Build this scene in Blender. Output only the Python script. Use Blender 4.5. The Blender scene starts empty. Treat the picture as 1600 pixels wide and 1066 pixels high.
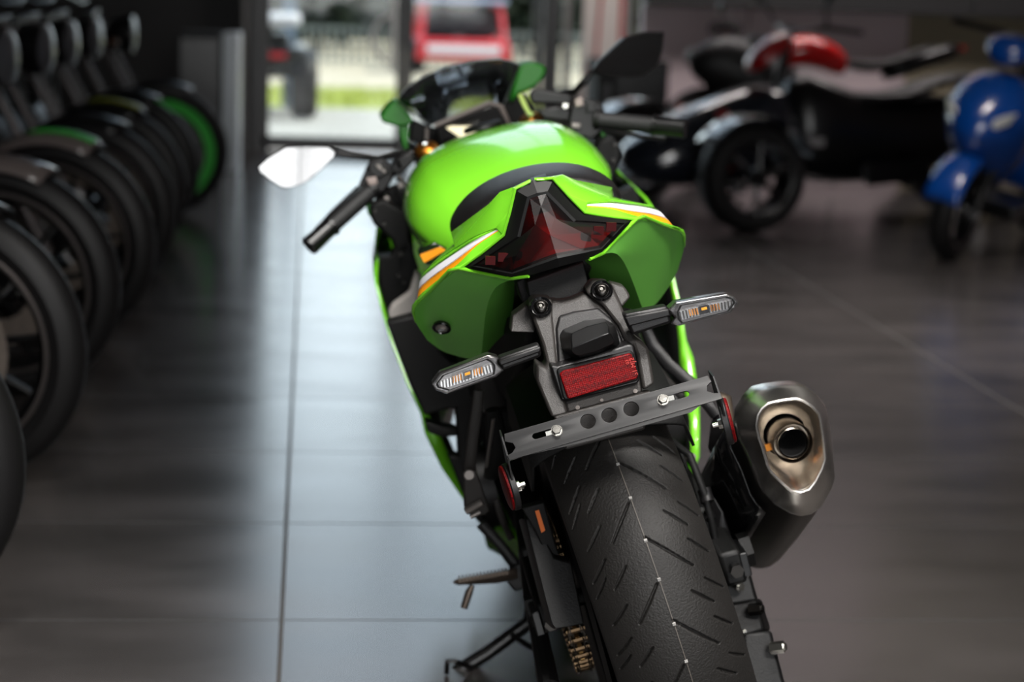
import bpy, bmesh, math, random
from mathutils import Vector, Matrix, Euler
random.seed(7)
PI = math.pi
C = bpy.context.scene.collection
S = bpy.context.scene

# ------------------------------------------------------------------ camera
F_PX, CAM_H, PITCH, ROLL, YAW = 3066.0, 1.13, .174, .0335, .106
cy_, sy_ = math.cos(YAW), math.sin(YAW)
FWD = Vector((sy_*math.cos(PITCH), cy_*math.cos(PITCH), -math.sin(PITCH)))
R0 = Vector((cy_, -sy_, 0)); U0 = R0.cross(FWD)
RGT = R0*math.cos(ROLL) + U0*math.sin(ROLL)
UPV = -R0*math.sin(ROLL) + U0*math.cos(ROLL)
CAM = Vector((0, 0, CAM_H))
cd = bpy.data.cameras.new('camera'); cam = bpy.data.objects.new('camera', cd); C.objects.link(cam)
m = Matrix((RGT, UPV, -FWD)).transposed().to_4x4(); m.translation = CAM
cam.matrix_world = m
cd.sensor_width = 36; cd.lens = F_PX*36/1600; cd.clip_end = 300
cd.dof.use_dof = True; cd.dof.focus_distance = 2.46; cd.dof.aperture_fstop = 3.6
S.camera = cam

# ------------------------------------------------------------------ colour management, world, lights
S.view_settings.view_transform = 'Standard'; S.view_settings.look = 'None'
S.view_settings.gamma = 1.0; S.view_settings.use_curve_mapping = False
S.view_settings.exposure = 0.6
S.cycles.use_denoising = True
S.cycles.max_bounces = 8; S.cycles.diffuse_bounces = 3; S.cycles.glossy_bounces = 5
S.cycles.transparent_max_bounces = 12; S.cycles.caustics_reflective = False; S.cycles.caustics_refractive = False
S.cycles.sample_clamp_indirect = 6.0
W = bpy.data.worlds.new('daylight'); S.world = W; W.use_nodes = True
wn = W.node_tree; wn.nodes.clear()
wo = wn.nodes.new('ShaderNodeOutputWorld'); wb = wn.nodes.new('ShaderNodeBackground')
# bright overcast sky: pale at the horizon, a little bluer and dimmer overhead
tc_ = wn.nodes.new('ShaderNodeTexCoord'); sx_ = wn.nodes.new('ShaderNodeSeparateXYZ'); rp = wn.nodes.new('ShaderNodeValToRGB')
rp.color_ramp.elements[0].position = 0.0; rp.color_ramp.elements[0].color = (.88, .95, 1.0, 1)
rp.color_ramp.elements[1].position = .8; rp.color_ramp.elements[1].color = (.26, .32, .42, 1)
el = rp.color_ramp.elements.new(.10); el.color = (.86, .93, 1, 1); el = rp.color_ramp.elements.new(.30); el.color = (.40, .46, .55, 1)
wn.links.new(tc_.outputs['Generated'], sx_.inputs[0]); wn.links.new(sx_.outputs[2], rp.inputs[0]); wn.links.new(rp.outputs[0], wb.inputs[0])
wb.inputs[1].default_value = 2.6; wn.links.new(wb.outputs[0], wo.inputs[0])

def lamp(name, kind, loc, target, energy, color=(1, 1, 1), **kw):
    d = bpy.data.lights.new(name, kind); d.energy = energy; d.color = color
    for k, v in kw.items(): setattr(d, k, v)
    o = bpy.data.objects.new(name, d); C.objects.link(o); o.location = loc
    o.rotation_euler = (Vector(target)-Vector(loc)).to_track_quat('-Z', 'Y').to_euler()
    return o
lamp('sun', 'SUN', (20, 16, 30), (0, 14, 0), 4.0, (1, .95, .86), angle=.01)
# overhead showroom lights, some of them added to brighten, and daylight from the shop front behind the photographer
lamp('overhead_light', 'AREA', (.3, 1.9, 3.3), (.35, 2.7, .8), 17, (1, .97, .93), shape='RECTANGLE', size=1.4, size_y=.5, spread=1.15)
lamp('overhead_light', 'AREA', (2.4, 6.6, 3.3), (2.3, 6.7, 0), 27, (1, .92, .87), shape='RECTANGLE', size=1.6, size_y=.4, spread=1.5)
lamp('overhead_light', 'AREA', (3.4, 12.6, 3.3), (3.6, 13.9, 1.0), 90, (1, .92, .90), shape='RECTANGLE', size=3.2, size_y=.3)  # added to wash the grey wall; no fitting known there
lamp('overhead_light', 'AREA', (1.2, -.9, 3.3), (.75, 2.5, .6), 16, (1, .96, .92), shape='RECTANGLE', size=1.4, size_y=.6, spread=1.2)  # added above and behind to brighten the silencer cap
lamp('shopfront_daylight', 'AREA', (.7, -5.0, 2.0), (.6, 4, .9), 150, (1, .975, .94), shape='RECTANGLE', size=4.0, size_y=2.4)

# ------------------------------------------------------------------ materials
def lin(c):
    return tuple(((v/255)/12.92 if v/255 <= .04045 else ((v/255+.055)/1.055)**2.4) for v in c)
MATS = {}
def mat(name, rgb, rough=.5, metal=0., coat=0., spec=.5, emit=0., noise=None, bump=None, alpha=None, trans=0., aniso=0.):
    if name in MATS: return MATS[name]
    M = bpy.data.materials.new(name); M.use_nodes = True; nt = M.node_tree
    b = nt.nodes['Principled BSDF']; col = (*lin(rgb), 1)
    b.inputs['Base Color'].default_value = col; b.inputs['Roughness'].default_value = rough
    b.inputs['Metallic'].default_value = metal; b.inputs['Coat Weight'].default_value = coat
    b.inputs['Coat Roughness'].default_value = .04; b.inputs['Specular IOR Level'].default_value = spec
    b.inputs['Transmission Weight'].default_value = trans
    if aniso: b.inputs['Anisotropic'].default_value = aniso
    if emit: b.inputs['Emission Color'].default_value = col; b.inputs['Emission Strength'].default_value = emit
    tc = nt.nodes.new('ShaderNodeTexCoord')
    if noise:     # (scale, amount)
        n = nt.nodes.new('ShaderNodeTexNoise'); n.inputs['Scale'].default_value = noise[0]; n.inputs['Detail'].default_value = 5
        r = nt.nodes.new('ShaderNodeMapRange'); r.inputs[3].default_value = 1-noise[1]; r.inputs[4].default_value = 1+noise[1]
        mx = nt.nodes.new('ShaderNodeVectorMath'); mx.operation = 'SCALE'; mx.inputs[0].default_value = col[:3]
        nt.links.new(tc.outputs['Object'], n.inputs['Vector']); nt.links.new(n.outputs['Fac'], r.inputs[0])
        nt.links.new(r.outputs[0], mx.inputs['Scale']); nt.links.new(mx.outputs[0], b.inputs['Base Color'])
    if bump:      # (scale, strength)
        n = nt.nodes.new('ShaderNodeTexNoise'); n.inputs['Scale'].default_value = bump[0]; n.inputs['Detail'].default_value = 3
        u = nt.nodes.new('ShaderNodeBump'); u.inputs['Strength'].default_value = bump[1]; u.inputs['Distance'].default_value = .002
        nt.links.new(tc.outputs['Object'], n.inputs['Vector']); nt.links.new(n.outputs['Fac'], u.inputs['Height'])
        nt.links.new(u.outputs[0], b.inputs['Normal'])
    MATS[name] = M; return M
def pane_mat(name, tint, gloss=.06, rough=.02, body=None, body_amt=0.):
    """clear sheet: tinted see-through with a fresnel gloss, optional milky body"""
    if name in MATS: return MATS[name]
    M = bpy.data.materials.new(name); M.use_nodes = True; nt = M.node_tree; nt.nodes.clear()
    o = nt.nodes.new('ShaderNodeOutputMaterial'); t = nt.nodes.new('ShaderNodeBsdfTransparent'); t.inputs[0].default_value = (*tint, 1)
    g = nt.nodes.new('ShaderNodeBsdfGlossy'); g.inputs['Roughness'].default_value = rough
    f = nt.nodes.new('ShaderNodeFresnel'); f.inputs[0].default_value = 1.45
    a = nt.nodes.new('ShaderNodeMath'); a.operation = 'ADD'; a.inputs[1].default_value = gloss-.04; a.use_clamp = True
    mx = nt.nodes.new('ShaderNodeMixShader'); L = nt.links.new
    L(f.outputs[0], a.inputs[0]); L(a.outputs[0], mx.inputs[0]); L(g.outputs[0], mx.inputs[2])
    if body:
        d = nt.nodes.new('ShaderNodeBsdfDiffuse'); d.inputs[0].default_value = (*body, 1)
        m2 = nt.nodes.new('ShaderNodeMixShader'); m2.inputs[0].default_value = body_amt
        L(t.outputs[0], m2.inputs[1]); L(d.outputs[0], m2.inputs[2]); L(m2.outputs[0], mx.inputs[1])
    else: L(t.outputs[0], mx.inputs[1])
    L(mx.outputs[0], o.inputs[0]); MATS[name] = M; return M

green = mat('lime_green_paint', (122, 212, 44), .25, coat=1., noise=(900, .05))
green_under = mat('lime_green_hazed', (112, 190, 76), .45, coat=.15, noise=(700, .06))  # lime green again, with haze on the rear-facing panels put into the colour
satin = mat('satin_black_plastic', (15, 14, 15), .42, spec=.4, bump=(700, .15))
matte = mat('matte_black_plastic', (8, 8, 8), .6, spec=.25, bump=(500, .3))
black = mat('black_enamel', (14, 14, 15), .3)
gloss = mat('gloss_black', (10, 10, 11), .12, coat=.6)
inner_green = mat('green_inner_backlit', (26, 104, 14), .5)  # moulded inner green, with backlit shade also put into the colour
cast = mat('grey_cast_plastic', (39, 36, 34), .5, bump=(900, .35), noise=(60, .12))
castlight = mat('grey_frame_metal', (128, 122, 118), .42, metal=.6)
steel = mat('brushed_steel', (240, 235, 228), .27, metal=1., bump=(420, .06), aniso=.5)
steeldark = mat('dark_brushed_steel', (108, 104, 100), .33, metal=1., bump=(420, .08))
chrome = mat('chrome', (220, 220, 218), .12, metal=1.)
zinc = mat('zinc_bolt', (205, 203, 196), .25, metal=1.)
boltdark = mat('dark_bolt', (60, 58, 56), .3, metal=1.)
gold = mat('gold_anodised', (245, 160, 60), .35, metal=1.)
orange = mat('orange_decal', (240, 150, 10), .4)
white = mat('white_decal', (225, 225, 232), .35)
rubber = mat('tyre_rubber', (27, 25, 23), .6, bump=(350, .5), noise=(25, .18))
rubber_old = mat('tyre_rubber_plain', (24, 24, 25), .6)
redplastic = mat('red_plastic', (190, 10, 16), .25, coat=.5)
blackmetal = mat('black_cast_metal', (11, 11, 11), .5, spec=.3, bump=(400, .3))
fabric = mat('seat_vinyl', (15, 13, 13), .4, spec=.35, bump=(900, .4))

# ------------------------------------------------------------------ mesh helpers
def link_mesh(name, verts, faces, m, parent=None, bevel=0, subsurf=0, solid=0, angle=35, seg=2, slots=None, fmats=None):
    me = bpy.data.meshes.new(name); me.from_pydata([tuple(v) for v in verts], [], faces)
    for mm in (slots or [m]): me.materials.append(mm)
    if fmats:
        for p, k in zip(me.polygons, fmats): p.material_index = k
    bm = bmesh.new(); bm.from_mesh(me); bmesh.ops.recalc_face_normals(bm, faces=bm.faces[:]); bm.to_mesh(me); bm.free()
    me.shade_smooth(); 
    if not subsurf: me.set_sharp_from_angle(angle=math.radians(angle))
    o = bpy.data.objects.new(name, me); C.objects.link(o)
    if parent: o.parent = parent
    if solid:
        d = o.modifiers.new('thickness', 'SOLIDIFY'); d.thickness = solid; d.offset = 0
    if bevel:
        d = o.modifiers.new('bevel', 'BEVEL'); d.width = bevel; d.segments = seg; d.limit_method = 'ANGLE'; d.angle_limit = math.radians(28)
        d.harden_normals = False
    if subsurf:
        d = o.modifiers.new('smooth', 'SUBSURF'); d.levels = subsurf; d.render_levels = subsurf
    return o
class MB:
    """collects shapes; build() links them as ONE mesh object"""
    def __init__(s): s.v = []; s.f = []
    def add(s, v, f):
        k = len(s.v); s.v += [Vector(p) for p in v]; s.f += [tuple(i+k for i in q) for q in f]; return s
    def box(s, c, d, rot=None):
        c = Vector(c); P = [Vector((x*d[0]/2, y*d[1]/2, z*d[2]/2)) for x in (-1, 1) for y in (-1, 1) for z in (-1, 1)]
        if rot: M = Euler(rot).to_matrix(); P = [M @ p for p in P]
        return s.add([p+c for p in P], [(0, 1, 3, 2), (4, 6, 7, 5), (0, 4, 5, 1), (2, 3, 7, 6), (0, 2, 6, 4), (1, 5, 7, 3)])
    def loft(s, rings, closed=True, cap=True):
        n = len(rings[0]); V = [p for r in rings for p in r]; Fc = []
        for i in range(len(rings)-1):
            for j in range(n if closed else n-1):
                k = (j+1) % n; Fc.append((i*n+j, i*n+k, (i+1)*n+k, (i+1)*n+j))
        if cap and closed: Fc += [tuple(range(n))[::-1], tuple(range((len(rings)-1)*n, len(rings)*n))]
        return s.add(V, Fc)
    def tube(s, path, r, n=12, flat=1.):
        path = [Vector(p) for p in path]; rs = r if isinstance(r, (list, tuple)) else [r]*len(path)
        rings = []; ref = None
        for i, p in enumerate(path):
            t = (path[min(i+1, len(path)-1)]-path[max(i-1, 0)]).normalized()
            if ref is None: ref = Vector((0, 0, 1)) if abs(t.z) < .9 else Vector((0, 1, 0))
            u = t.cross(ref).normalized(); w = u.cross(t).normalized(); ref = w
            rings.append([p+u*(rs[i]*math.cos(2*PI*k/n))+w*(rs[i]*flat*math.sin(2*PI*k/n)) for k in range(n)])
        return s.loft(rings)
    def lathe(s, prof, o, ax, n=32, closed=False, cap=True):
        """prof: (r, h) along the axis ax from o"""
        ax = Vector(ax).normalized(); o = Vector(o); ref = Vector((0, 0, 1)) if abs(ax.z) < .9 else Vector((0, 1, 0))
        u = ax.cross(ref).normalized(); w = ax.cross(u)
        rings = [[o+ax*h+(u*math.cos(2*PI*k/n)+w*math.sin(2*PI*k/n))*r for k in range(n)] for r, h in prof]
        if closed: rings.append([p.copy() for p in rings[0]])
        return s.loft(rings, cap=cap and not closed)
    def disc(s, o, ax, r, h, n=24): return s.lathe([(r, -h/2), (r, h/2)], o, ax, n)
    def torus(s, o, ax, R, r, n=40, k=10, flat=1.):
        return s.lathe([(R+r*math.cos(2*PI*i/k), r*flat*math.sin(2*PI*i/k)) for i in range(k)], o, ax, n, closed=True)
    def prism(s, pts, vec):
        vec = Vector(vec); pts = [Vector(p) for p in pts]; n = len(pts)
        return s.add(pts+[p+vec for p in pts], [tuple(range(n))[::-1], tuple(range(n, 2*n))]+[(i, (i+1) % n, (i+1) % n+n, i+n) for i in range(n)])
    def hull(s, pts):
        bm = bmesh.new(); [bm.verts.new(p) for p in pts]; r = bmesh.ops.convex_hull(bm, input=bm.verts[:])
        bmesh.ops.delete(bm, geom=[g for g in r['geom_interior'] if isinstance(g, bmesh.types.BMVert)], context='VERTS')
        bmesh.ops.dissolve_limit(bm, angle_limit=.03, verts=bm.verts[:], edges=bm.edges[:])
        bm.verts.ensure_lookup_table(); bm.verts.index_update()
        s.add([v.co.copy() for v in bm.verts], [tuple(v.index for v in f.verts) for f in bm.faces]); bm.free(); return s
    def build(s, name, m, parent=None, **k): return link_mesh(name, s.v, s.f, m, parent, **k)
def plate(outlines, thick, frame, name, m, parent=None, bevel=0):
    """flat sheet with holes: outlines in metres (first is the outer one); frame is a 4x4 placing it"""
    cu = bpy.data.curves.new('sheet', 'CURVE'); cu.dimensions = '2D'; cu.fill_mode = 'BOTH'; cu.extrude = thick/2; cu.bevel_depth = bevel
    for ol in outlines:
        sp = cu.splines.new('POLY'); sp.points.add(len(ol)-1); sp.use_cyclic_u = True
        for p, q in zip(sp.points, ol): p.co = (q[0], q[1], 0, 1)
    t = bpy.data.objects.new('sheet', cu); C.objects.link(t)
    me = bpy.data.meshes.new_from_object(t.evaluated_get(bpy.context.evaluated_depsgraph_get()))
    bpy.data.objects.remove(t); bpy.data.curves.remove(cu)
    me.transform(frame); me.materials.clear(); me.materials.append(m); me.name = name
    bm = bmesh.new(); bm.from_mesh(me); bmesh.ops.remove_doubles(bm, verts=bm.verts[:], dist=1e-6); bm.to_mesh(me); bm.free()
    me.set_sharp_from_angle(angle=.5)
    o = bpy.data.objects.new(name, me); C.objects.link(o)
    if parent: o.parent = parent
    return o
def circ(cx, cy, r, n=24, a0=0): return [(cx+r*math.cos(2*PI*i/n+a0), cy+r*math.sin(2*PI*i/n+a0)) for i in range(n)]
def slot(x0, x1, cy, r, n=8):
    return [(x1+r*math.cos(-PI/2+PI*i/n), cy+r*math.sin(-PI/2+PI*i/n)) for i in range(n+1)]+[(x0+r*math.cos(PI/2+PI*i/n), cy+r*math.sin(PI/2+PI*i/n)) for i in range(n+1)]
def thing(name, label, cat, loc=(0, 0, 0), rot=(0, 0, 0), group=None):
    o = bpy.data.objects.new(name, None); C.objects.link(o); o.location = loc; o.rotation_euler = rot; o.empty_display_size = .1
    o['label'] = label; o['category'] = cat
    if group: o['group'] = group
    return o
def tag(o, label, cat, group=None):
    o['label'] = label; o['category'] = cat
    if group: o['group'] = group
    return o
def struct(o): o['kind'] = 'structure'; return o
def copy_tree(o, parent=None):
    c = o.copy(); C.objects.link(c)
    if parent: c.parent = parent
    for ch in [x for x in C.objects if x.parent == o]: copy_tree(ch, c)
    return c

# photograph measurements -> places.  The bike's own frame: x right, y forward, z up, origin at the rear contact patch
BIKE_POS, BIKE_HEAD, BIKE_LEAN = Vector((.570, 2.687, 0)), -.017, .296
BM = Matrix.Translation(BIKE_POS) @ Matrix.Rotation(BIKE_HEAD, 4, 'Z') @ Matrix.Rotation(-BIKE_LEAN, 4, 'Y')
BMI = BM.inverted(); CAML = BMI @ CAM; BR = BMI.to_3x3()
def at(px, py, y, k=0., z0=.8):
    """point of the bike seen at a pixel of the photograph, on the plane y + k*(z-z0) of the bike"""
    d = BR @ (FWD*F_PX+RGT*(px-800)-UPV*(py-533))
    t = (y+k*(CAML.z-z0)-CAML.y)/(d.y-k*d.z)
    return CAML+d*t
def atx(px, py, x):
    d = BR @ (FWD*F_PX+RGT*(px-800)-UPV*(py-533)); return CAML+d*((x-CAML.x)/d.x)
def wat(px, py, Y):
    d = FWD*F_PX+RGT*(px-800)-UPV*(py-533); return CAM+d*((Y-CAM.y)/d.y)
def wz(px, py, Z):
    d = FWD*F_PX+RGT*(px-800)-UPV*(py-533); return CAM+d*((Z-CAM.z)/d.z)
def mir(p, c=-.005): return Vector((2*c-p[0], p[1], p[2]))
def slab(pix, y, thick, name, m, parent, k=0., bevel=.002, z0=.8, **kw):
    P = [at(*p, y, k, z0) for p in pix]
    return MB().prism(P, (0, thick, 0)).build(name, m, parent, bevel=bevel, **kw)
# ------------------------------------------------------------------ the room
def tile_mat():
    M = bpy.data.materials.new('slate_floor_tiles'); M.use_nodes = True; nt = M.node_tree; L = nt.links.new
    b = nt.nodes['Principled BSDF']; g = nt.nodes.new('ShaderNodeNewGeometry'); sp = nt.nodes.new('ShaderNodeSeparateXYZ')
    L(g.outputs['Position'], sp.inputs[0])
    def joint(out, size, off, w):
        a = nt.nodes.new('ShaderNodeMath'); a.operation = 'ADD'; a.inputs[1].default_value = -off+size*20+size/2; L(out, a.inputs[0])
        d = nt.nodes.new('ShaderNodeMath'); d.operation = 'MODULO'; d.inputs[1].default_value = size; L(a.outputs[0], d.inputs[0])
        e = nt.nodes.new('ShaderNodeMath'); e.operation = 'SUBTRACT'; e.inputs[1].default_value = size/2; L(d.outputs[0], e.inputs[0])
        f = nt.nodes.new('ShaderNodeMath'); f.operation = 'ABSOLUTE'; L(e.outputs[0], f.inputs[0])
        h = nt.nodes.new('ShaderNodeMath'); h.operation = 'LESS_THAN'; h.inputs[1].default_value = w; L(f.outputs[0], h.inputs[0])
        return h.outputs[0]
    jx = joint(sp.outputs[0], TILE_X, TILE_X0, .004); jy = joint(sp.outputs[1], TILE_Y, TILE_Y0, .0028)
    mx = nt.nodes.new('ShaderNodeMath'); mx.operation = 'MAXIMUM'; L(jx, mx.inputs[0]); L(jy, mx.inputs[1])
    mp = nt.nodes.new('ShaderNodeMapping'); mp.inputs['Scale'].default_value = (.9, 2.0, 1); L(g.outputs['Position'], mp.inputs[0])
    n = nt.nodes.new('ShaderNodeTexNoise'); n.inputs['Scale'].default_value = 2.2; n.inputs['Detail'].default_value = 9; L(mp.outputs[0], n.inputs['Vector'])
    cr = nt.nodes.new('ShaderNodeValToRGB'); cr.color_ramp.elements[0].position = .3; cr.color_ramp.elements[1].position = .72
    cr.color_ramp.elements[0].color = (*lin((54, 52, 51)), 1); cr.color_ramp.elements[1].color = (*lin((76, 72, 71)), 1)
    L(n.outputs['Fac'], cr.inputs[0])
    mc = nt.nodes.new('ShaderNodeMix'); mc.data_type = 'RGBA'; L(mx.outputs[0], mc.inputs[0]); L(cr.outputs[0], mc.inputs[6])
    mc.inputs[7].default_value = (*lin((50, 48, 47)), 1); L(mc.outputs[2], b.inputs['Base Color'])
    rr = nt.nodes.new('ShaderNodeMapRange'); rr.inputs[1].default_value = .3; rr.inputs[2].default_value = .7
    rr.inputs[3].default_value = .19; rr.inputs[4].default_value = .24; L(n.outputs['Fac'], rr.inputs[0])
    rm = nt.nodes.new('ShaderNodeMath'); rm.operation = 'MAXIMUM'; L(rr.outputs[0], rm.inputs[0])
    rj = nt.nodes.new('ShaderNodeMath'); rj.operation = 'MULTIPLY'; rj.inputs[1].default_value = .8; L(mx.outputs[0], rj.inputs[0]); L(rj.outputs[0], rm.inputs[1])
    L(rm.outputs[0], b.inputs['Roughness'])
    bu = nt.nodes.new('ShaderNodeBump'); b.inputs['Specular IOR Level'].default_value = 1.0; bu.inputs['Strength'].default_value = .05; bu.inputs['Distance'].default_value = .003
    L(n.outputs['Fac'], bu.inputs['Height']); L(bu.outputs[0], b.inputs['Normal'])
    return M
TILE_X, TILE_Y = 2.09, .66
_j = wz(440, 969, 0); TILE_X0 = _j.x+.0; TILE_Y0 = _j.y
XL, XR, YB, YF, ZC = -3.6, 7.6, -4.6, 13.9, 7.6
floor_m = tile_mat()
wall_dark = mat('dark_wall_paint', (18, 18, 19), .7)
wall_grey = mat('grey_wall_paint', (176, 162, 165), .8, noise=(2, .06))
wall_warm = mat('warm_wall_paint', (120, 112, 92), .8)
frame_m = mat('anthracite_aluminium', (34, 33, 34), .4)
frame_l = mat('grey_aluminium', (92, 88, 86), .4)
ceil_m = mat('ceiling_paint', (120, 118, 116), .9); wall_back_m = mat('light_wall_paint', (205, 203, 200), .85)
struct(MB().box(((XL+XR)/2, (YB+YF)/2, -.05), (XR-XL, YF-YB+.2, .1)).build('floor', floor_m))
struct(MB().box(((XL+XR)/2, (YB+YF)/2, ZC+.05), (XR-XL, YF-YB, .1)).build('ceiling', ceil_m))
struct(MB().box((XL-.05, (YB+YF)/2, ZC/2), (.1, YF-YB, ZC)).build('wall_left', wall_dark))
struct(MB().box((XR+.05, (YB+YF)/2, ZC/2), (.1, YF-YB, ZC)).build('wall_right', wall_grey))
# far wall: dark part left of the doors, grey part right of them
def X(px, Y=YF, py=120): return wat(px, py, Y).x
xa, xb, xc, xd = X(397), X(631), X(843), X(868)
xe = X(905)
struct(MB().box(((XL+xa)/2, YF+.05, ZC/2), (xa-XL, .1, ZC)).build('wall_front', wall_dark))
x1003 = X(1003, py=60); x1420 = X(1418, py=60)
struct(MB().box(((x1003+x1420)/2, YF+.05, ZC/2), (x1420-x1003, .1, ZC)).build('wall_back', wall_grey))
struct(MB().box(((x1420+XR)/2, YF+.05, ZC/2), (XR-x1420, .1, ZC)).build('wall_far', wall_warm))
# the wall behind the photographer: piers and a lintel around the shop-front opening
bw = MB()
for x0, x1 in ((XL, -1.5), (2.9, XR)): bw.box(((x0+x1)/2, YB-.05, ZC/2), (x1-x0, .1, ZC))
bw.box((.7, YB-.05, .3), (4.4, .1, .6)).box((.7, YB-.05, 5.4), (4.4, .1, 4.4))
struct(bw.build('wall_rear', wall_back_m))
fw_ = MB()
for x in (-1.45, -.73, -.01, .71, 1.43, 2.15, 2.85): fw_.box((x, YB+.02, 1.9), (.07, .08, 2.6))
for z in (.64, 1.15, 1.75, 2.4, 3.16): fw_.box((.7, YB+.02, z), (4.4, .09, .07))
struct(fw_.build('window_3', frame_m))
glass = pane_mat('door_glass', (.93, .96, .95), .02)
# two glazed door leaves
def leaf(n, x0, x1, handle):
    f = MB(); t = .055; zt = 2.95
    z0 = .02
    f.box(((x0+t/2), YF, zt/2), (t, .06, zt)).box((x1-t/2, YF, zt/2), (t, .06, zt))
    f.box(((x0+x1)/2, YF, z0+.045), (x1-x0, .06, .09)).box(((x0+x1)/2, YF, zt-.04), (x1-x0, .06, .08))
    o = struct(f.build('door_%d' % n, frame_m, bevel=.004))
    g = MB().box(((x0+x1)/2, YF, zt/2), (x1-x0-2*t, .01, zt-.1)).build('pane', glass, o)
    return o
d1 = leaf(1, xa+.05, xb, 1); d2 = leaf(2, xb+.005, xc, -1)
# C-shaped bright pull handle on the first leaf
pc = wat(612, 60, YF-.07); r = .155
hp = [(pc.x-r*math.sin(a)*.85, YF-.07, pc.z+r*math.cos(a)) for a in [PI*i/14 for i in range(15)]]
h = MB().tube(hp, .016).tube([(pc.x+.01, YF-.07, pc.z-.22), (pc.x+.01, YF-.07, pc.z+.9)], .018)
for z in (-.15, .8): h.tube([(pc.x+.01, YF-.07, pc.z+z), (pc.x+.01, YF-.03, pc.z+z)], .012)
h.build('door_handle', mat('sunlit_handle_white', (225, 225, 222), .35), d1)  # sunlit brightness of the steel is put into this white
tr = MB().box((xa+.02, YF-.02, ZC/2), (.09, .16, ZC)).box(((xc+xd)/2+.01, YF-.02, ZC/2), (xd-xc-.01, .16, ZC)).box(((xa+xd)/2, YF-.02, 2.99), (xd-xa, .14, .07))
struct(tr.build('trim_1', frame_m, bevel=.005))
struct(MB().box((xa-.06, YF-.09, ZC/2), (.035, .02, ZC)).build('trim_2', frame_l))
f = MB()
for z in (3.45, 3.95, 4.45, 4.95, 5.45, 5.95, 6.45, 6.95, 7.55): f.box(((xa+xd)/2, YF, z), (xd-xa, .07, .05))
f.box((xb, YF, 5.3), (.06, .07, 4.6))
wf = struct(f.build('window_1', frame_m)); MB().box(((xa+xd)/2, YF, 5.3), (xd-xa, .01, 4.55)).build('pane', glass, wf)
# glazed strip right of the door post
w2 = MB()
for px in (886, 984): w2.box((X(px, py=60), YF, ZC/2), (.05, .06, ZC))
w2.box(((xd+x1003)/2, YF, .25), (x1003-xd, .06, .5))
w2.box(((xd+x1003)/2, YF, 5.5), (x1003-xd, .06, 4.2))
w2 = struct(w2.build('window_2', frame_l)); MB().box(((xd+x1003)/2, YF, 1.95), (x1003-xd, .01, 2.9)).build('pane', glass, w2)
# dark bulkhead along the top of the grey wall
b0 = wat(1210, 15, YF); struct(MB().box(((x1003+XR)/2, YF-.1, b0.z+1.0), (XR-x1003, .22, 2.0)).build('trim_3', wall_dark)) 
# ------------------------------------------------------------------ the green sport motorcycle
bike = thing('sport_motorcycle', 'lime green sport motorcycle leaning on its side stand, seen from behind, with steel silencer', 'motorcycle',
             BIKE_POS, (0, -BIKE_LEAN, BIKE_HEAD))
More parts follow.
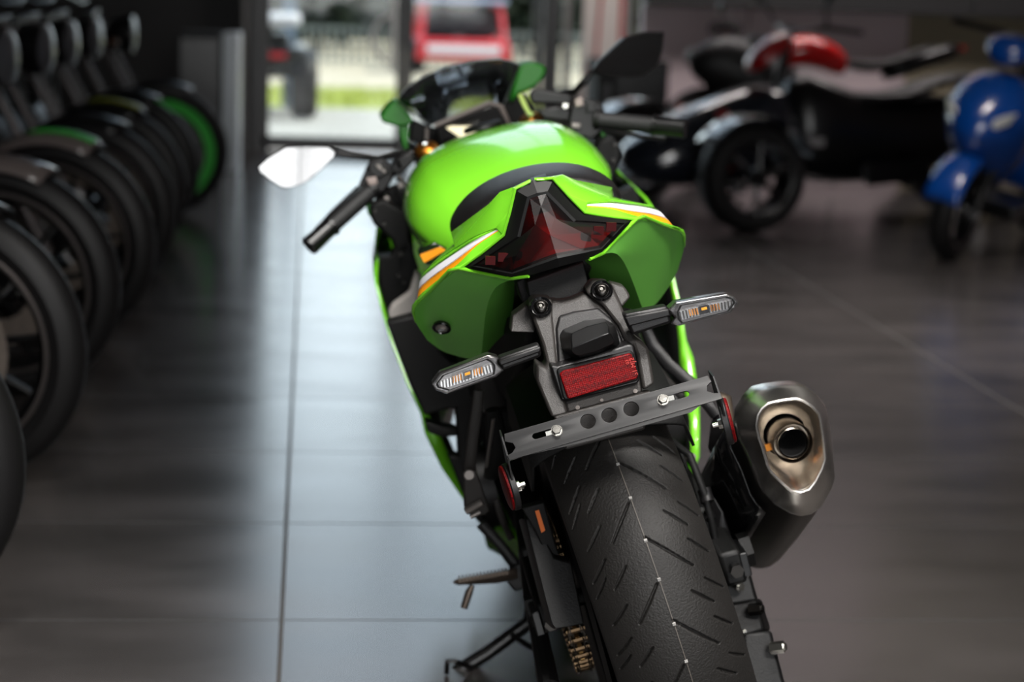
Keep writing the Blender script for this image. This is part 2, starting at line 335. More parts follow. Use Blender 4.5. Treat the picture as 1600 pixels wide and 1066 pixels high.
# rear tyre: real grooves cut into a fine mesh
import numpy as np
RW, RC, HW = .3205, .1005, .087
def tyre_mesh(nu=2000, nv=160):
    cr = HW*1.0; sect = []
    # section from left bead over the crown to the right bead; (x, radius)
    tread = [(-HW+2*HW*i/(nv-1)) for i in range(nv)]
    rad = lambda x: RW-(RC-math.sqrt(RC*RC-x*x))
    side = [(.0885, .252), (.087, .236), (.082, .222), (.074, .216)]
    sect = [(-x, r) for x, r in side[::-1]]+[(x, rad(x)) for x in tread]+side
    sx = np.array([p[0] for p in sect]); sr = np.array([p[1] for p in sect]); n = len(sect)
    th = np.arange(nu)*2*np.pi/nu; deg = np.degrees(th)
    T, Xx = np.meshgrid(deg, sx, indexing='ij'); Rr = np.tile(sr, (nu, 1))
    depth = np.zeros_like(Rr)
    # groove strokes (theta deg, x mm) -> (theta, x), half width mm
    st = [((27.8, 2), (18.6, 50), 1.9), ((32.9, 38), (28.6, 61), 1.9), ((34.8, 60), (30.9, 80), 1.5), ((25.1, 56), (21.0, 76), 1.7),
          ((36.8, -2), (28.8, -39), 1.9), ((22.6, -33), (18.2, -55), 1.9), ((33.8, -47), (29.4, -71), 1.7), ((25.7, -55), (21.1, -78), 1.8), ((41.3, -62), (37, -80), 1.4)]
    mmdeg = 2*np.pi*RW*1000/360
    for (t0, x0), (t1, x1), w in st:
        for rep in range(18):
            a = np.array([(t0+20*rep)*mmdeg, x0]); b = np.array([(t1+20*rep)*mmdeg, x1]); d = b-a; L2 = d@d
            for wrap in (0, -360*mmdeg):
                U = T*mmdeg-a[0]-wrap*-1*-1 if False else T*mmdeg+(-wrap if False else wrap)*0-a[0]
                if wrap: U = U+360*mmdeg
                V = Xx*1000-a[1]
                t = np.clip((U*d[0]+V*d[1])/L2, 0, 1)
                dist = np.hypot(U-t*d[0], V-t*d[1])
                taper = w*(1-.45*np.abs(t-.5)*2*.8)
                depth = np.maximum(depth, np.clip((taper+.2-dist)/.4, 0, 1)*.0062)
    # moulding seam with little rubber nibs
    seam = np.abs(Xx*1000-(2+9*np.cos(np.radians(T-0))*0))
    depth = depth-np.clip(1-seam/.9, 0, 1)*.0007
    Rr = Rr-depth
    co = np.stack([np.broadcast_to(sx, Rr.shape)+(.58-(RW+Rr*np.sin(np.radians(T))))*.05, -Rr*np.cos(np.radians(T)), RW+Rr*np.sin(np.radians(T))], -1).reshape(-1, 3)
    i = np.arange(nu)[:, None]; j = np.arange(n-1)[None]; i2 = (i+1) % nu
    q = np.stack([i*n+j, i*n+j+1, i2*n+j+1, i2*n+j], -1).reshape(-1, 4)
    me = bpy.data.meshes.new('rear_tyre'); me.vertices.add(len(co)); me.vertices.foreach_set('co', co.ravel())
    me.loops.add(q.size); me.loops.foreach_set('vertex_index', q.ravel().astype(np.int32))
    me.polygons.add(len(q)); me.polygons.foreach_set('loop_start', np.arange(len(q), dtype=np.int32)*4)
    me.polygons.foreach_set('use_smooth', np.ones(len(q), bool)); me.update(calc_edges=True); me.validate()
    me.materials.append(rubber); me.materials.append(mat('seam_rubber', (92, 86, 80), .6))
    # the seam strip keeps the paler colour of unworn flash
    mid = co[q].mean(1); sel = np.abs((mid[:, 0]-(.58-mid[:, 2])*.05)*1000-2) < .8
    me.polygons.foreach_set('material_index', sel.astype(np.int32))
    o = bpy.data.objects.new('rear_tyre', me); C.objects.link(o); o.parent = bike; return o
rt = tyre_mesh()
nb = MB()
for k in range(18):
    for off in (0, 9.3):
        a = math.radians(36.8-19.2+20*k+off)
        nb.box((.002+(.58-(RW+RW*math.sin(a)))*.05, -RW*math.cos(a), RW+RW*math.sin(a)), (.0042, .0035, .0035), (a, 0, 0))
nb.build('rubber_nib', mat('rubber_flash', (170, 168, 165), .6), rt)
AX = (0, 0, RW)
def wheel_rim(name, c, R, hw, spokes, m, parent, hubr=.045, hubw=.06):
    b = MB(); c = Vector(c)
    b.lathe([(R, -hw), (R+.006, -hw+.006), (R-.012, -hw+.014), (R-.026, -hw*.5), (R-.03, 0), (R-.026, hw*.5), (R-.012, hw-.014), (R+.006, hw-.006), (R, hw), (R-.02, hw-.01), (R-.04, hw*.4), (R-.045, 0), (R-.04, -hw*.4), (R-.02, -hw+.01)], c, (1, 0, 0), 48, closed=True)
    b.lathe([(hubr, -hubw), (hubr*1.1, -hubw*.6), (hubr*.8, 0), (hubr*1.1, hubw*.6), (hubr, hubw)], c, (1, 0, 0), 24)
    for i in range(spokes):
        a = 2*PI*i/spokes+.3
        for s in (-1, 1):
            p0 = c+Vector((s*hubw*.3, math.cos(a-.25*s*.4)*hubr, math.sin(a-.25*s*.4)*hubr)); p1 = c+Vector((s*hw*.25, math.cos(a+.16*s)*(R-.03), math.sin(a+.16*s)*(R-.03)))
            b.tube([p0, (p0+p1)/2, p1], [.013, .011, .015], 8, .7)
    return b.build(name, m, parent)
wheel_rim('rear_rim', AX, .218, .085, 5, black, bike)
axle = MB().tube([(-.16, 0, RW), (.17, 0, RW)], .013).disc((-.155, 0, RW), (1, 0, 0), .024, .014, 6).disc((.165, 0, RW), (1, 0, 0), .026, .016, 6).build('rear_axle', blackmetal, bike)
# sprocket, chain, brake disc
sp = MB(); n = 41
pr = []
for i in range(n*4):
    a = 2*PI*i/(n*4); rr = .1 if i % 4 < 2 else .094
    pr.append((-.108, rr*math.cos(a), RW+rr*math.sin(a)))
sp.prism(pr, (.006, 0, 0)); sp.build('rear_sprocket', mat('gold_sprocket', (120, 96, 60), .35, metal=1.), bike)
MB().lathe([(.075, -.0025), (.11, -.0025), (.11, .0025), (.075, .0025)], (.083, 0, RW), (1, 0, 0), 48, closed=True).build('rear_brake_disc', steeldark, bike)
ch = MB(); rS, rF, cF = .099, .035, Vector((0, .56, .345)); cR = Vector((0, 0, RW)); pts = []
for i in range(26): a = PI/2+.06+(PI-.12)*i/25; pts.append(cR+Vector((0, math.cos(a)*rS, math.sin(a)*rS)))
for i in range(1, 24): t = i/24; pts.append(Vector((0, 0, RW-rS)).lerp(cF+Vector((0, 0, -rF)), t))
for i in range(8): a = -PI/2+PI*i/7; pts.append(cF+Vector((0, math.cos(a)*rF, math.sin(a)*rF)))
for i in range(1, 24): t = i/24; pts.append((cF+Vector((0, 0, rF))).lerp(Vector((0, 0, RW+rS)), t))
# walk the loop at chain pitch
loop = pts+[pts[0]]; L = [0]
for a, b in zip(loop, loop[1:]): L.append(L[-1]+(b-a).length)
def onloop(s):
    s %= L[-1]
    for i in range(len(L)-1):
        if L[i+1] >= s: return loop[i].lerp(loop[i+1], (s-L[i])/max(L[i+1]-L[i], 1e-9))
npit = int(L[-1]/.0159)//2*2; step = L[-1]/npit
rl = MB()
for i in range(npit):
    p, q = onloop(i*step), onloop((i+1)*step); dx = .0075 if i % 2 else .0105
    for s in (-1, 1):
        mid = (p+q)/2; ang = math.atan2(q.z-p.z, q.y-p.y)
        ch.box((-.105+s*dx, mid.y, mid.z), (.002, step*1.45, .013), (ang, 0, 0))
    rl.tube([(-.105-.0135, p.y, p.z), (-.105+.0135, p.y, p.z)], .0045, 8)
chn = ch.build('drive_chain', mat('chain_steel', (52, 48, 44), .4, metal=.8), bike); rl.build('chain_pin', mat('chain_pin_brass', (98, 80, 60), .3, metal=1.), chn)

# swing arm with its brace, axle blocks, hugger, chain guard
sw = MB()
sw.hull([(-.118, -.055, .30), (-.118, -.055, .345), (-.150, -.055, .30), (-.150, -.055, .345), (-.115, .10, .275), (-.150, .10, .275), (-.112, .12, .375), (-.150, .12, .375)])
sw.hull([(-.112, .08, .275), (-.150, .08, .275), (-.112, .10, .385), (-.150, .10, .385), (-.085, .36, .30), (-.125, .36, .30), (-.085, .36, .475), (-.125, .36, .475)])
sw.hull([(-.085, .34, .30), (-.125, .34, .30), (-.085, .34, .475), (-.125, .34, .475), (-.06, .56, .33), (-.11, .56, .33), (-.06, .56, .41), (-.11, .56, .41)])
sw.hull([(.118, -.065, .295), (.118, -.065, .345), (.150, -.065, .295), (.150, -.065, .345), (.115, .10, .28), (.150, .10, .28), (.112, .12, .36), (.150, .12, .36)])
sw.hull([(.112, .08, .28), (.150, .08, .28), (.112, .10, .365), (.150, .10, .365), (.085, .36, .30), (.125, .36, .30), (.085, .36, .455), (.125, .36, .455)])
sw.hull([(.085, .34, .30), (.125, .34, .30), (.085, .34, .455), (.125, .34, .455), (.06, .56, .33), (.11, .56, .33), (.06, .56, .41), (.11, .56, .41)])
sw.hull([(-.12, .37, .33), (.12, .37, .33), (-.12, .37, .46), (.12, .37, .46), (-.11, .50, .33), (.11, .50, .33), (-.11, .50, .44), (.11, .50, .44)])
swing = sw.build('swing_arm', blackmetal, bike, bevel=.006)
for s in (-1, 1):
    ab = MB(); ab.box((s*.152, -.03, RW), (.012, .07, .036)); 
    ab.tube([(s*.135, -.06, RW+.004), (s*.135, -.085, RW+.004)], .006, 10)
    ab.build('chain_adjuster', black, swing, bevel=.002)
MB().tube([(.135, -.085, RW+.004), (.135, -.094, RW+.004)], .010, 6).tube([(-.135, -.085, RW+.004), (-.135, -.094, RW+.004)], .010, 6).build('bolt', boltdark, swing)
# hugger: curved shell over the tyre, open to the rear
def shell(a0, a1, w0, gap, name, m, nu=16, lip=.0, cx=0):
    rings = []
    for i in range(nu+1):
        a = math.radians(a0+(a1-a0)*i/nu); w = w0
        ring = []
        for j in range(15):
            t = -1+2*j/14; x = w*math.sin(t*1.25)/math.sin(1.25); rr = RW+gap-.052*(1-math.cos(t*1.25))-(.04 if abs(t) > .95 else 0)
            ring.append((cx+x, -rr*math.cos(a), RW+rr*math.sin(a)))
        rings.append(ring)
    b = MB(); b.loft(rings, closed=False, cap=False); return b.build(name, m, bike, solid=.004)
shell(53, 130, .112, .024, 'rear_hugger', matte)
cg = MB()   # chain guard plate over the upper chain run
G = [at(820, 812, -.08), at(834, 806, -.08), at(866, 872, -.11), at(893, 880, -.11), at(913, 976, -.15), at(868, 984, -.15), at(862, 975, -.15)]
cg.prism(G, (0, .012, .004)); guard = cg.build('chain_guard', blackmetal, bike, bevel=.002)
fl = MB(); fl.prism([at(820, 812, -.08), at(862, 975, -.15), at(868, 984, -.15), at(858, 975, -.11), at(816, 815, -.03)], (-.004, .01, 0)); fl.build('flange', satin, guard)
slab([(836, 799), (842, 797), (852, 829), (846, 833)], -.104, .002, 'warning_label', mat('orange_label', (226, 110, 30), .5), guard, bevel=0)
# backing under the label
slab([(815, 795), (850, 785), (868, 850), (880, 882), (858, 879), (836, 830)], -.10, .02, 'guard_bracket', matte, guard)
# long edge of the swing arm brace seen left of the guard
MB().tube([at(818, 800, .30), at(822, 860, .2), at(830, 930, .12), at(846, 1010, .03), at(858, 1075, -.05)], [.010, .012, .013, .014, .016], 10).build('arm_brace', satin, swing)

# right side: brake hose, torque parts, axle bracket and bolts
MB().hull([at(1090, 868, .02), at(1158, 845, .02), at(1165, 880, .0), at(1098, 893, .0), at(1090, 868, .09), at(1158, 845, .09), at(1165, 880, .09), at(1098, 893, .09)]).hull(
    [at(1100, 893, .0), at(1168, 880, .0), at(1185, 940, -.02), at(1120, 950, -.02), at(1100, 893, .07), at(1168, 880, .07), at(1185, 940, .05), at(1120, 950, .05)]).hull(
    [at(1125, 945, -.02), at(1183, 935, -.02), at(1195, 985, -.05), at(1150, 1000, -.05), at(1125, 945, .03), at(1190, 935, .03), at(1205, 985, .0), at(1150, 1000, .0)]).hull(
    [at(1160, 990, -.06), at(1205, 985, -.06), at(1228, 1075, -.09), at(1170, 1080, -.09), at(1160, 990, .0), at(1205, 985, .0), at(1228, 1075, -.03), at(1170, 1080, -.03)]).build('brake_caliper', blackmetal, bike, bevel=.005)
def stud(px, py, y, r, ln, ax, name, m, parent):
    p = at(px, py, y); a = Vector(ax).normalized()
    return MB().tube([p-a*ln, p], r, 6).tube([p-a*ln*.1, p+a*.003], r*.6, 10).build(name, m, parent)
stud(1157, 918, -.03, .0075, .02, (0.3, -1, 0), 'bolt', zinc, bike); stud(1162, 893, -.01, .006, .02, (0.3, -1, 0), 'bolt', zinc, bike)
stud(1190, 951, -.05, .009, .018, (1, -.5, 0), 'bolt', boltdark, bike); stud(1225, 1011, -.09, .009, .02, (1, -.5, 0), 'bolt', zinc, bike)
stud(1146, 857, .03, .006, .02, (.2, -1, .2), 'bolt', zinc, bike); stud(1164, 987, -.06, .003, .01, (.2, -1, .2), 'bolt', zinc, bike)
stud(1082, 811, .04, .006, .02, (.2, -1, .3), 'bolt', zinc, bike); stud(1082, 714, .1, .006, .02, (.2, -1, .3), 'bolt', castlight, bike)
MB().tube([at(1110, 850, .04), at(1128, 862, .02), at(1140, 868, .01)], .006).tube([at(1118, 858, .015), at(1130, 866, .0)], .009).build('hose_union', boltdark, bike)
MB().tube([at(1000, 700, .1), at(1050, 690, .08), at(1078, 712, .03), at(1100, 770, 0), at(1112, 815, 0), at(1120, 855, .0)], .0055).build('brake_hose', matte, bike)
MB().tube([at(1030, 690, .12), at(1062, 700, .08), at(1080, 760, .03), at(1092, 800, .02), at(1085, 815, .02)], .004).build('sensor_cable', matte, bike)
MB().tube([at(1100, 765, .01), at(1106, 785, .0)], .010).tube([at(1108, 800, .01), at(1110, 812, .0)], .008).build('hose_clip', satin, bike)
MB().hull([at(1105, 760, .05), at(1130, 800, .03), at(1150, 860, .03), at(1120, 870, .03), at(1105, 760, .15), at(1130, 800, .15), at(1150, 860, .15), at(1120, 870, .15)]).build('mounting_bracket', satin, bike, bevel=.003)

# ------------------------------------------------------------------ tail
def mesh2(name, vs, fs, m, parent, mirror=True, **k):
    """left-side vertices and faces; mirrored to the right about the bike's middle"""
    n = len(vs); V = list(vs); Fc = list(fs); fm = k.pop('fm', None)
    if mirror:
        V += [mir(v) for v in vs]; Fc += [tuple(i+n for i in f)[::-1] for f in fs]
        if fm: k['fmats'] = fm+fm
    elif fm: k['fmats'] = fm
    return link_mesh(name, V, Fc, m, parent, **k)
A = at
def grid(rows):
    n = len(rows[0]); V = [p for r in rows for p in r]; Fc = [(i*n+j, i*n+j+1, (i+1)*n+j+1, (i+1)*n+j) for i in range(len(rows)-1) for j in range(n-1)]
    return V, Fc
def smooth_rows(rows, nu):
    """Catmull-Rom along every row"""
    out = []
    for r in rows:
        o = []
        for i in range(len(r)-1):
            p0, p1, p2, p3 = r[max(i-1, 0)], r[i], r[i+1], r[min(i+2, len(r)-1)]
            for s in range(nu):
                t = s/nu; o.append(.5*((2*p1)+(p2-p0)*t+(2*p0-5*p1+4*p2-p3)*t*t+(3*p1-p0-3*p2+p3)*t*t*t))
        o.append(r[-1]); out.append(o)
    return out
# ledge with the stripes
cols = [
 [A(775, 357, -.155), A(777, 358.5, -.155), A(778, 360, -.156), A(779, 361, -.157), A(787, 368, -.16)],
 [A(741, 371, -.12), A(743, 375, -.13), A(745, 381.5, -.135), A(745, 384, -.138), A(750, 396, -.142)],
 [A(712, 388, -.06), A(713, 394, -.08), A(714.5, 405, -.10), A(715, 413, -.11), A(718, 419, -.125)],
 [A(672, 417, .0), A(673, 422, -.015), A(673, 435, -.03), A(673, 446.5, -.04), A(674, 452.5, -.05)],
 [A(656, 438, .06), A(655, 442, .05), A(653, 457, .04), A(652, 468, .03), A(647, 478, .0)],
 [A(656, 438, .06)+Vector((.012, .14, -.04)), A(655, 442, .05)+Vector((.012, .14, -.04)), A(653, 457, .04)+Vector((.012, .14, -.04)), A(652, 468, .03)+Vector((.012, .14, -.04)), A(647, 478, .0)+Vector((.012, .16, -.045))]]
rows = smooth_rows([[c[i] for c in cols] for i in range(5)], 4)
V, Fc = grid(rows); nc = len(rows[0])-1
fmt = []
for i in range(4): fmt += [[0, 1, 2, 0][i]]*nc
cowl = mesh2('tail_cowl', V, Fc, green, bike, slots=[green, white, orange, black], fm=fmt, angle=50, solid=0)
# thin black pinstripes either side of the white band
for i, up in ((1, 1), (2, -1)):
    r = rows[i]; q = rows[i-up]
    e = [a+(b-a)*(.18 if i == 1 else .10) for a, b in zip(r, q)]
    nrm = Vector((-.0, -.0012, .0012))
    VV, FF = grid([[p+nrm for p in r], [p+nrm for p in e]])
    mesh2('pinstripe', VV, FF, black, cowl)
# upper facets from the seat edge down to the valley beside the ledge
t1, t1b, t2, t3, t3c = A(829, 281, -.15), A(803, 293, -.14), A(782, 300, -.12), A(765, 319, -.09), A(706, 363, .02)
r1, r1m, r2 = A(805, 297, -.17), A(797, 330, -.165), A(787, 368, -.16)
v0, v1, v1b = A(775, 357, -.155), A(741, 371, -.12), A(712, 388, -.06)
v2 = A(672, 417, .0); t4 = Vector((t3c.x+.015, .16, t3c.z-.05)); v3 = A(656, 438, .06); t3d = A(711, 378, .02)
r0 = A(829, 284, -.172)
VV = [t1, t1b, t2, t3, t3c, r1, r1m, r2, v0, v1, v1b, v2, t4, v3+Vector((.02, .12, -.045)), t3d, r0, v3]
FF = [(0, 1, 5, 15), (1, 2, 6, 5), (2, 3, 8, 6), (6, 8, 7), (3, 4, 9, 8), (4, 14, 10, 9), (14, 11, 10), (4, 12, 16, 14), (14, 16, 11), (12, 13, 16)]
mesh2('upper_panel', VV, FF, green, cowl, angle=24, bevel=.0025, solid=.003)
# rounded rib under the crest on the gap between both halves
gp = MB().prism([A(830, 281, -.149), A(854, 273.5, -.149), A(855, 277, -.17), A(831, 285, -.17)], (0, .01, .0015)); gp.build('centre_insert', satin, cowl)
# lower side panels, facing the rear
a_, k_, b_, c_ = A(826, 433, -.215), A(800, 437, -.19), A(718, 419, -.125), A(647, 478, .0)
S0 = [A(800, 437, -.19), A(774, 450, -.15), A(759, 488, -.06), A(752, 561, .08)]
S1 = [A(762, 428, -.15), A(736, 460, -.09), A(725, 500, 0), A(733, 560.5, .1)]
S2 = [A(718, 419, -.125), A(700, 455, -.06), A(692, 500, .03), A(712, 556, .13)]
S3 = [A(674, 453, -.05), A(668, 470, -.01), A(666, 500, .06), A(690, 548, .15)]
S4 = [A(647, 478, .0), A(646, 487, .015), A(649, 503, .05), A(668, 532, .12)]
rws = smooth_rows([S0, S1, S2, S3, S4], 3); rws = [list(z) for z in zip(*rws)]; rws = smooth_rows(rws, 3)
VV, FF = grid(rws)
side = mesh2('side_panel', VV, FF, green_under, cowl, angle=60)
# bright rolled lip along the ridge
lipP = [A(826, 432, -.222), A(800, 435.5, -.20), A(762, 428.5, -.155), A(718, 419.5, -.13), A(702, 423.5, -.105), A(674, 453, -.055), A(654, 470, -.01), A(647, 478, .0), A(645.5, 487, .015), A(649, 503, .045)]
for s in (0, 1):
    Q = [mir(p) for p in lipP] if s else lipP
    MB().tube(Q, [.0022, .0026, .0028, .003, .003, .003, .003, .003, .0026, .001], 8).build('ridge_lip', green, cowl)
# thin lip around the outside of the rim recess
lp2 = [A(829, 282.5, -.165), A(805, 295, -.172), A(797, 330, -.168), A(787, 367, -.163), A(750, 397, -.145), A(720, 418, -.132)]
for s in (0, 1): MB().tube([mir(p) for p in lp2] if s else lp2, .0022, 8).build('rim_lip', green, cowl)
# dark green recess walls running forward under the tail
I0 = [A(826, 433, -.215), A(815, 448, -.14), A(812, 490, -.05), A(806, 532, .06)]
V2 = [k_]+S0[1:]; mid = [[p.lerp(q, .5)+Vector((0, .03, .006)) for p, q in zip(S0, I0)]]
VV, FF = grid(smooth_rows([S0, mid[0], [p+Vector((0, .1, 0)) for p in I0]], 4)); mesh2('recess_wall', VV, FF, green_under, cowl, angle=60)
# top of the tail core closing the shell
MB().hull([Vector((x, y, z)) for x in (-.03, .03) for y, z in ((-.12, .925), (.2, .87), (-.12, .83), (.2, .76))]).build('tail_core', matte, cowl)

# black surround and dark red lens of the tail lamp
O = [A(842, 279, -.168), A(805, 297, -.170), A(787, 368, -.160), A(721, 417.5, -.130), A(800, 434, -.20), A(826, 431, -.222), A(870, 418, -.236)]
I = [A(848, 304, -.185), A(828, 310, -.183), A(813, 370, -.186), A(741, 415, -.142), A(800, 426, -.212), A(829, 415, -.226), A(862, 402, -.236)]
for Lp in (O, I):
    for i in (0, 6): Lp[i].x = -.005
def ringfaces(n): return [(i, i+1, n+i+1, n+i) for i in range(n-1)]
IR = [p.lerp(Vector((-.005, -.19, .86)), .035)+Vector((0, .014, 0)) for p in I]; 
mid_ = [o.lerp(i, .8)+Vector((0, -.003, 0)) for o, i in zip(O, I)]
VV = O+mid_+I+IR; n7 = 7; FF = []
for k in range(3): FF += [(k*7+i, k*7+i+1, (k+1)*7+i+1, (k+1)*7+i) for i in range(6)]
sur = mesh2('lamp_surround', VV, FF, mat('surround_black', (9, 9, 9), .5, spec=.22), bike, angle=30)
lens_m = pane_mat('dark_red_lens', (.36, .012, .012), .035, .35)
# faceted lens: centre ridge and shoulder creases
c0, c1, c2 = Vector((-.005, -.190, .905)), Vector((-.005, -.222, .868)), Vector((-.005, -.232, .848))
m1, m2 = A(836, 352, -.200), A(806, 400, -.205)
VV = I+[c0, c1, c2, m1, m2]
FF = [(0, 1, 7), (1, 10, 7), (1, 2, 10), (7, 10, 8), (10, 2, 11), (2, 3, 11), (3, 4, 11), (11, 4, 5), (10, 11, 8), (8, 11, 5), (8, 5, 9), (5, 6, 9)]
lens = mesh2('tail_lamp_lens', VV, FF, lens_m, bike, angle=5)
refl = mat('lamp_reflector', (150, 120, 118), .25, metal=.8)
RB = [p+Vector((0, .022, 0)) for p in VV]; 
for i in (7, 8, 9, 10, 11): RB[i] += Vector((0, .012*(i % 2), 0))
lamp_in = mesh2('lamp_reflector', RB, FF, mat('lamp_housing_red', (150, 22, 22), .4), lens, angle=5)
ledm = mat('led_cell_red', (52, 3, 5), .5, spec=.1)
for i, (px, py) in enumerate([(766, 407), (786, 402), (808, 400)]):
    p = A(px, py, -.185+.0*i); 
    for q in (p, mir(p)): MB().box(q, (.013, .006, .011), (0, .3, 0)).build('led_cell', ledm, lens)
for px, py in ((836, 318), (838, 330), (846, 326)):
    p = A(px, py, -.17)
    for q in (p, mir(p)): MB().box(q, (.010, .006, .008)).build('led_cell', ledm, lens)

# number-plate hanger: black core, grey cast arms, lamp hood, reflector
slab([(822, 440), (912, 408), (922, 455), (895, 475), (870, 474), (845, 480), (826, 462)], -.17, .12, 'hanger_core', matte, bike, k=.3)
slab([(826, 432), (838, 478), (846, 500), (836, 500), (815, 470), (806, 440)], -.14, .06, 'hanger_core', matte, bike)
K = .69; Y0 = -.212
def T(x, y): return (780+x/4.443, 420+y/4.443)
hang = slab([T(*p) for p in [(370, 215), (430, 235), (520, 215), (590, 185), (640, 190), (790, 320), (890, 500), (940, 500), (1000, 860), (470, 1010), (400, 700), (330, 500), (300, 330)]], Y0, .035, 'plate_hanger', cast, bike, k=K, bevel=.004)
slab([T(*p) for p in [(205, 258), (250, 208), (372, 215), (372, 330), (392, 520), (408, 690), (478, 1008), (365, 1037), (255, 770), (262, 655), (322, 700), (335, 660), (300, 520), (262, 420)]], Y0-.008, .045, 'hanger_arm', cast, hang, k=K, bevel=.004)
slab([T(*p) for p in [(600, 168), (655, 96), (768, 102), (830, 210), (882, 330), (940, 470), (1036, 545), (1082, 800), (1000, 852), (955, 600), (930, 530), (884, 530), (830, 400), (720, 260), (640, 200)]], Y0-.008, .045, 'hanger_arm', cast, hang, k=K, bevel=.004)
for q in ([(80, 440), (92, 325), (215, 232), (250, 430), (240, 445)], [(765, 98), (872, 125), (916, 195), (862, 262), (840, 270)]):
    slab([T(*p) for p in q], Y0+.03, .03, 'hanger_ear', cast, hang, k=K, bevel=.004)
for px, py in ((845, 480), (940, 454)):
    p = A(px, py, Y0-.011, K); nrm = Vector((0, -1, .69*.9)).normalized()
    MB().lathe([(.0128, -.004), (.0145, .0), (.0128, .003), (.0095, .001), (.0085, -.003)], p, nrm, 28).build('bolt_recess', gloss, hang)
    MB().lathe([(.0085, 0), (.0085, .003), (.0065, .005), (.0045, .0055), (.0040, .003)], p, nrm, 28).build('bolt', boltdark, hang)
    MB().disc(p+nrm*.004, nrm, .0022, .004, 6).build('bolt', zinc, hang)
# plate lamp hood: a domed black box in a shallow well
well = MB()
wp = [T(*p) for p in [(392, 420), (415, 330), (520, 300), (690, 275), (780, 350), (835, 440), (872, 530), (880, 560), (425, 690), (408, 660)]]
well.prism([A(*p, Y0-.004, K) for p in wp], (0, .02, 0)); well.build('hood_well', satin, hang, bevel=.003)
H0 = [A(*T(*p), -.252+.0, .35) for p in [(430, 480), (455, 440), (600, 380), (740, 362), (800, 395), (822, 450), (838, 520), (835, 555), (690, 620), (540, 640), (515, 632), (440, 560)]]
H1 = [A(*T(*p), -.285, .25) for p in [(492, 470), (500, 450), (610, 400), (738, 370), (762, 400), (775, 440), (805, 500), (790, 520), (690, 575), (560, 610), (525, 600), (495, 555)]]
H2 = [A(*T(*p), -.345, -.5) for p in [(500, 560), (505, 550), (600, 510), (700, 470), (760, 448), (778, 455), (800, 500), (790, 520), (690, 570), (560, 605), (528, 598), (505, 580)]]
Hb = [p+Vector((0, .07, 0)) for p in H0]
MB().loft([Hb, H0, H1, H2]).build('plate_lamp_hood', mat('hood_black_plastic', (9, 9, 10), .34, spec=.4), hang, bevel=.002, angle=25)
# red reflector in a black tray
def quadslab(q, y, th, name, m, par, **k): return slab([T(*p) for p in q], y, th, name, m, par, **k)
slab([T(*p) for p in [(360, 672), (410, 680), (900, 525), (935, 535), (978, 770), (960, 800), (470, 925), (430, 915), (360, 690)]], -.305, .05, 'reflector_tray', satin, hang, z0=.69, k=.2, bevel=.003)
tray = slab([T(*p) for p in [(400, 712), (418, 690), (905, 572), (930, 580), (972, 745), (960, 780), (480, 915), (455, 912), (440, 890)]], -.311, .03, 'reflector_frame', matte, hang, k=.2, z0=.69, bevel=.002)
def refl_mat():
    M = bpy.data.materials.new('red_prism_reflector'); M.use_nodes = True; nt = M.node_tree; L = nt.links.new; b = nt.nodes['Principled BSDF']
    tc = nt.nodes.new('ShaderNodeTexCoord'); v = nt.nodes.new('ShaderNodeTexVoronoi'); v.inputs['Scale'].default_value = 420
    v.inputs['Randomness'].default_value = .35; L(tc.outputs['Object'], v.inputs['Vector'])
    cr = nt.nodes.new('ShaderNodeValToRGB'); cr.color_ramp.elements[0].color = (*lin((138, 6, 10)), 1); cr.color_ramp.elements[1].color = (*lin((58, 1, 3)), 1); cr.color_ramp.elements[1].position = .75
    L(v.outputs['Distance'], cr.inputs[0]); L(cr.outputs[0], b.inputs['Base Color']); b.inputs['Roughness'].default_value = .45; b.inputs['Coat Weight'].default_value = .0
    b.inputs['Specular IOR Level'].default_value = .12
    u = nt.nodes.new('ShaderNodeBump'); u.inputs['Strength'].default_value = .9; u.inputs['Distance'].default_value = .0006
    L(v.outputs['Distance'], u.inputs['Height']); L(u.outputs[0], b.inputs['Normal']); return M
redprism = refl_mat()
rf = slab([T(*p) for p in [(420, 735), (440, 712), (900, 590), (922, 598), (966, 742), (955, 765), (490, 905), (474, 898)]], -.3145, .012, 'rear_reflector', redprism, hang, k=.2, z0=.69, bevel=.0015)
# moulded approval characters at the right end of the reflector
def letters(txt, pos, size, m, parent, rot, name='lettering'):
    cu = bpy.data.curves.new('t', 'FONT'); cu.body = txt; cu.size = size; cu.extrude = .0002; cu.align_x = 'CENTER'; cu.align_y = 'CENTER'
    t = bpy.data.objects.new('t', cu); C.objects.link(t)
    me = bpy.data.meshes.new_from_object(t.evaluated_get(bpy.context.evaluated_depsgraph_get())); bpy.data.objects.remove(t)
    me.materials.clear(); me.materials.append(m); me.name = name; o = bpy.data.objects.new(name, me); C.objects.link(o); o.parent = parent
    o.location = pos; o.rotation_euler = rot; return o
lm_ = mat('moulded_red', (225, 90, 84), .3, metal=.3)
p = A(*T(935, 680), -.3165, .2, .69); letters('S1 MJ2', p, .0085, lm_, hang, (PI/2-.2, -PI/2, 0))
p = A(*T(890, 648), -.3165, .2, .69); letters('02', p, .006, lm_, hang, (PI/2-.2, -PI/2, 0))
# small moulded marks below it
for q in ((545, 965), (712, 913), (945, 850)):
    p = A(*T(*q), Y0-.0015, K); MB().disc(p, (0, -1, .69), .0022 if q[0] == 712 else .003, .0012, 8).build('mould_mark', castlight, hang)

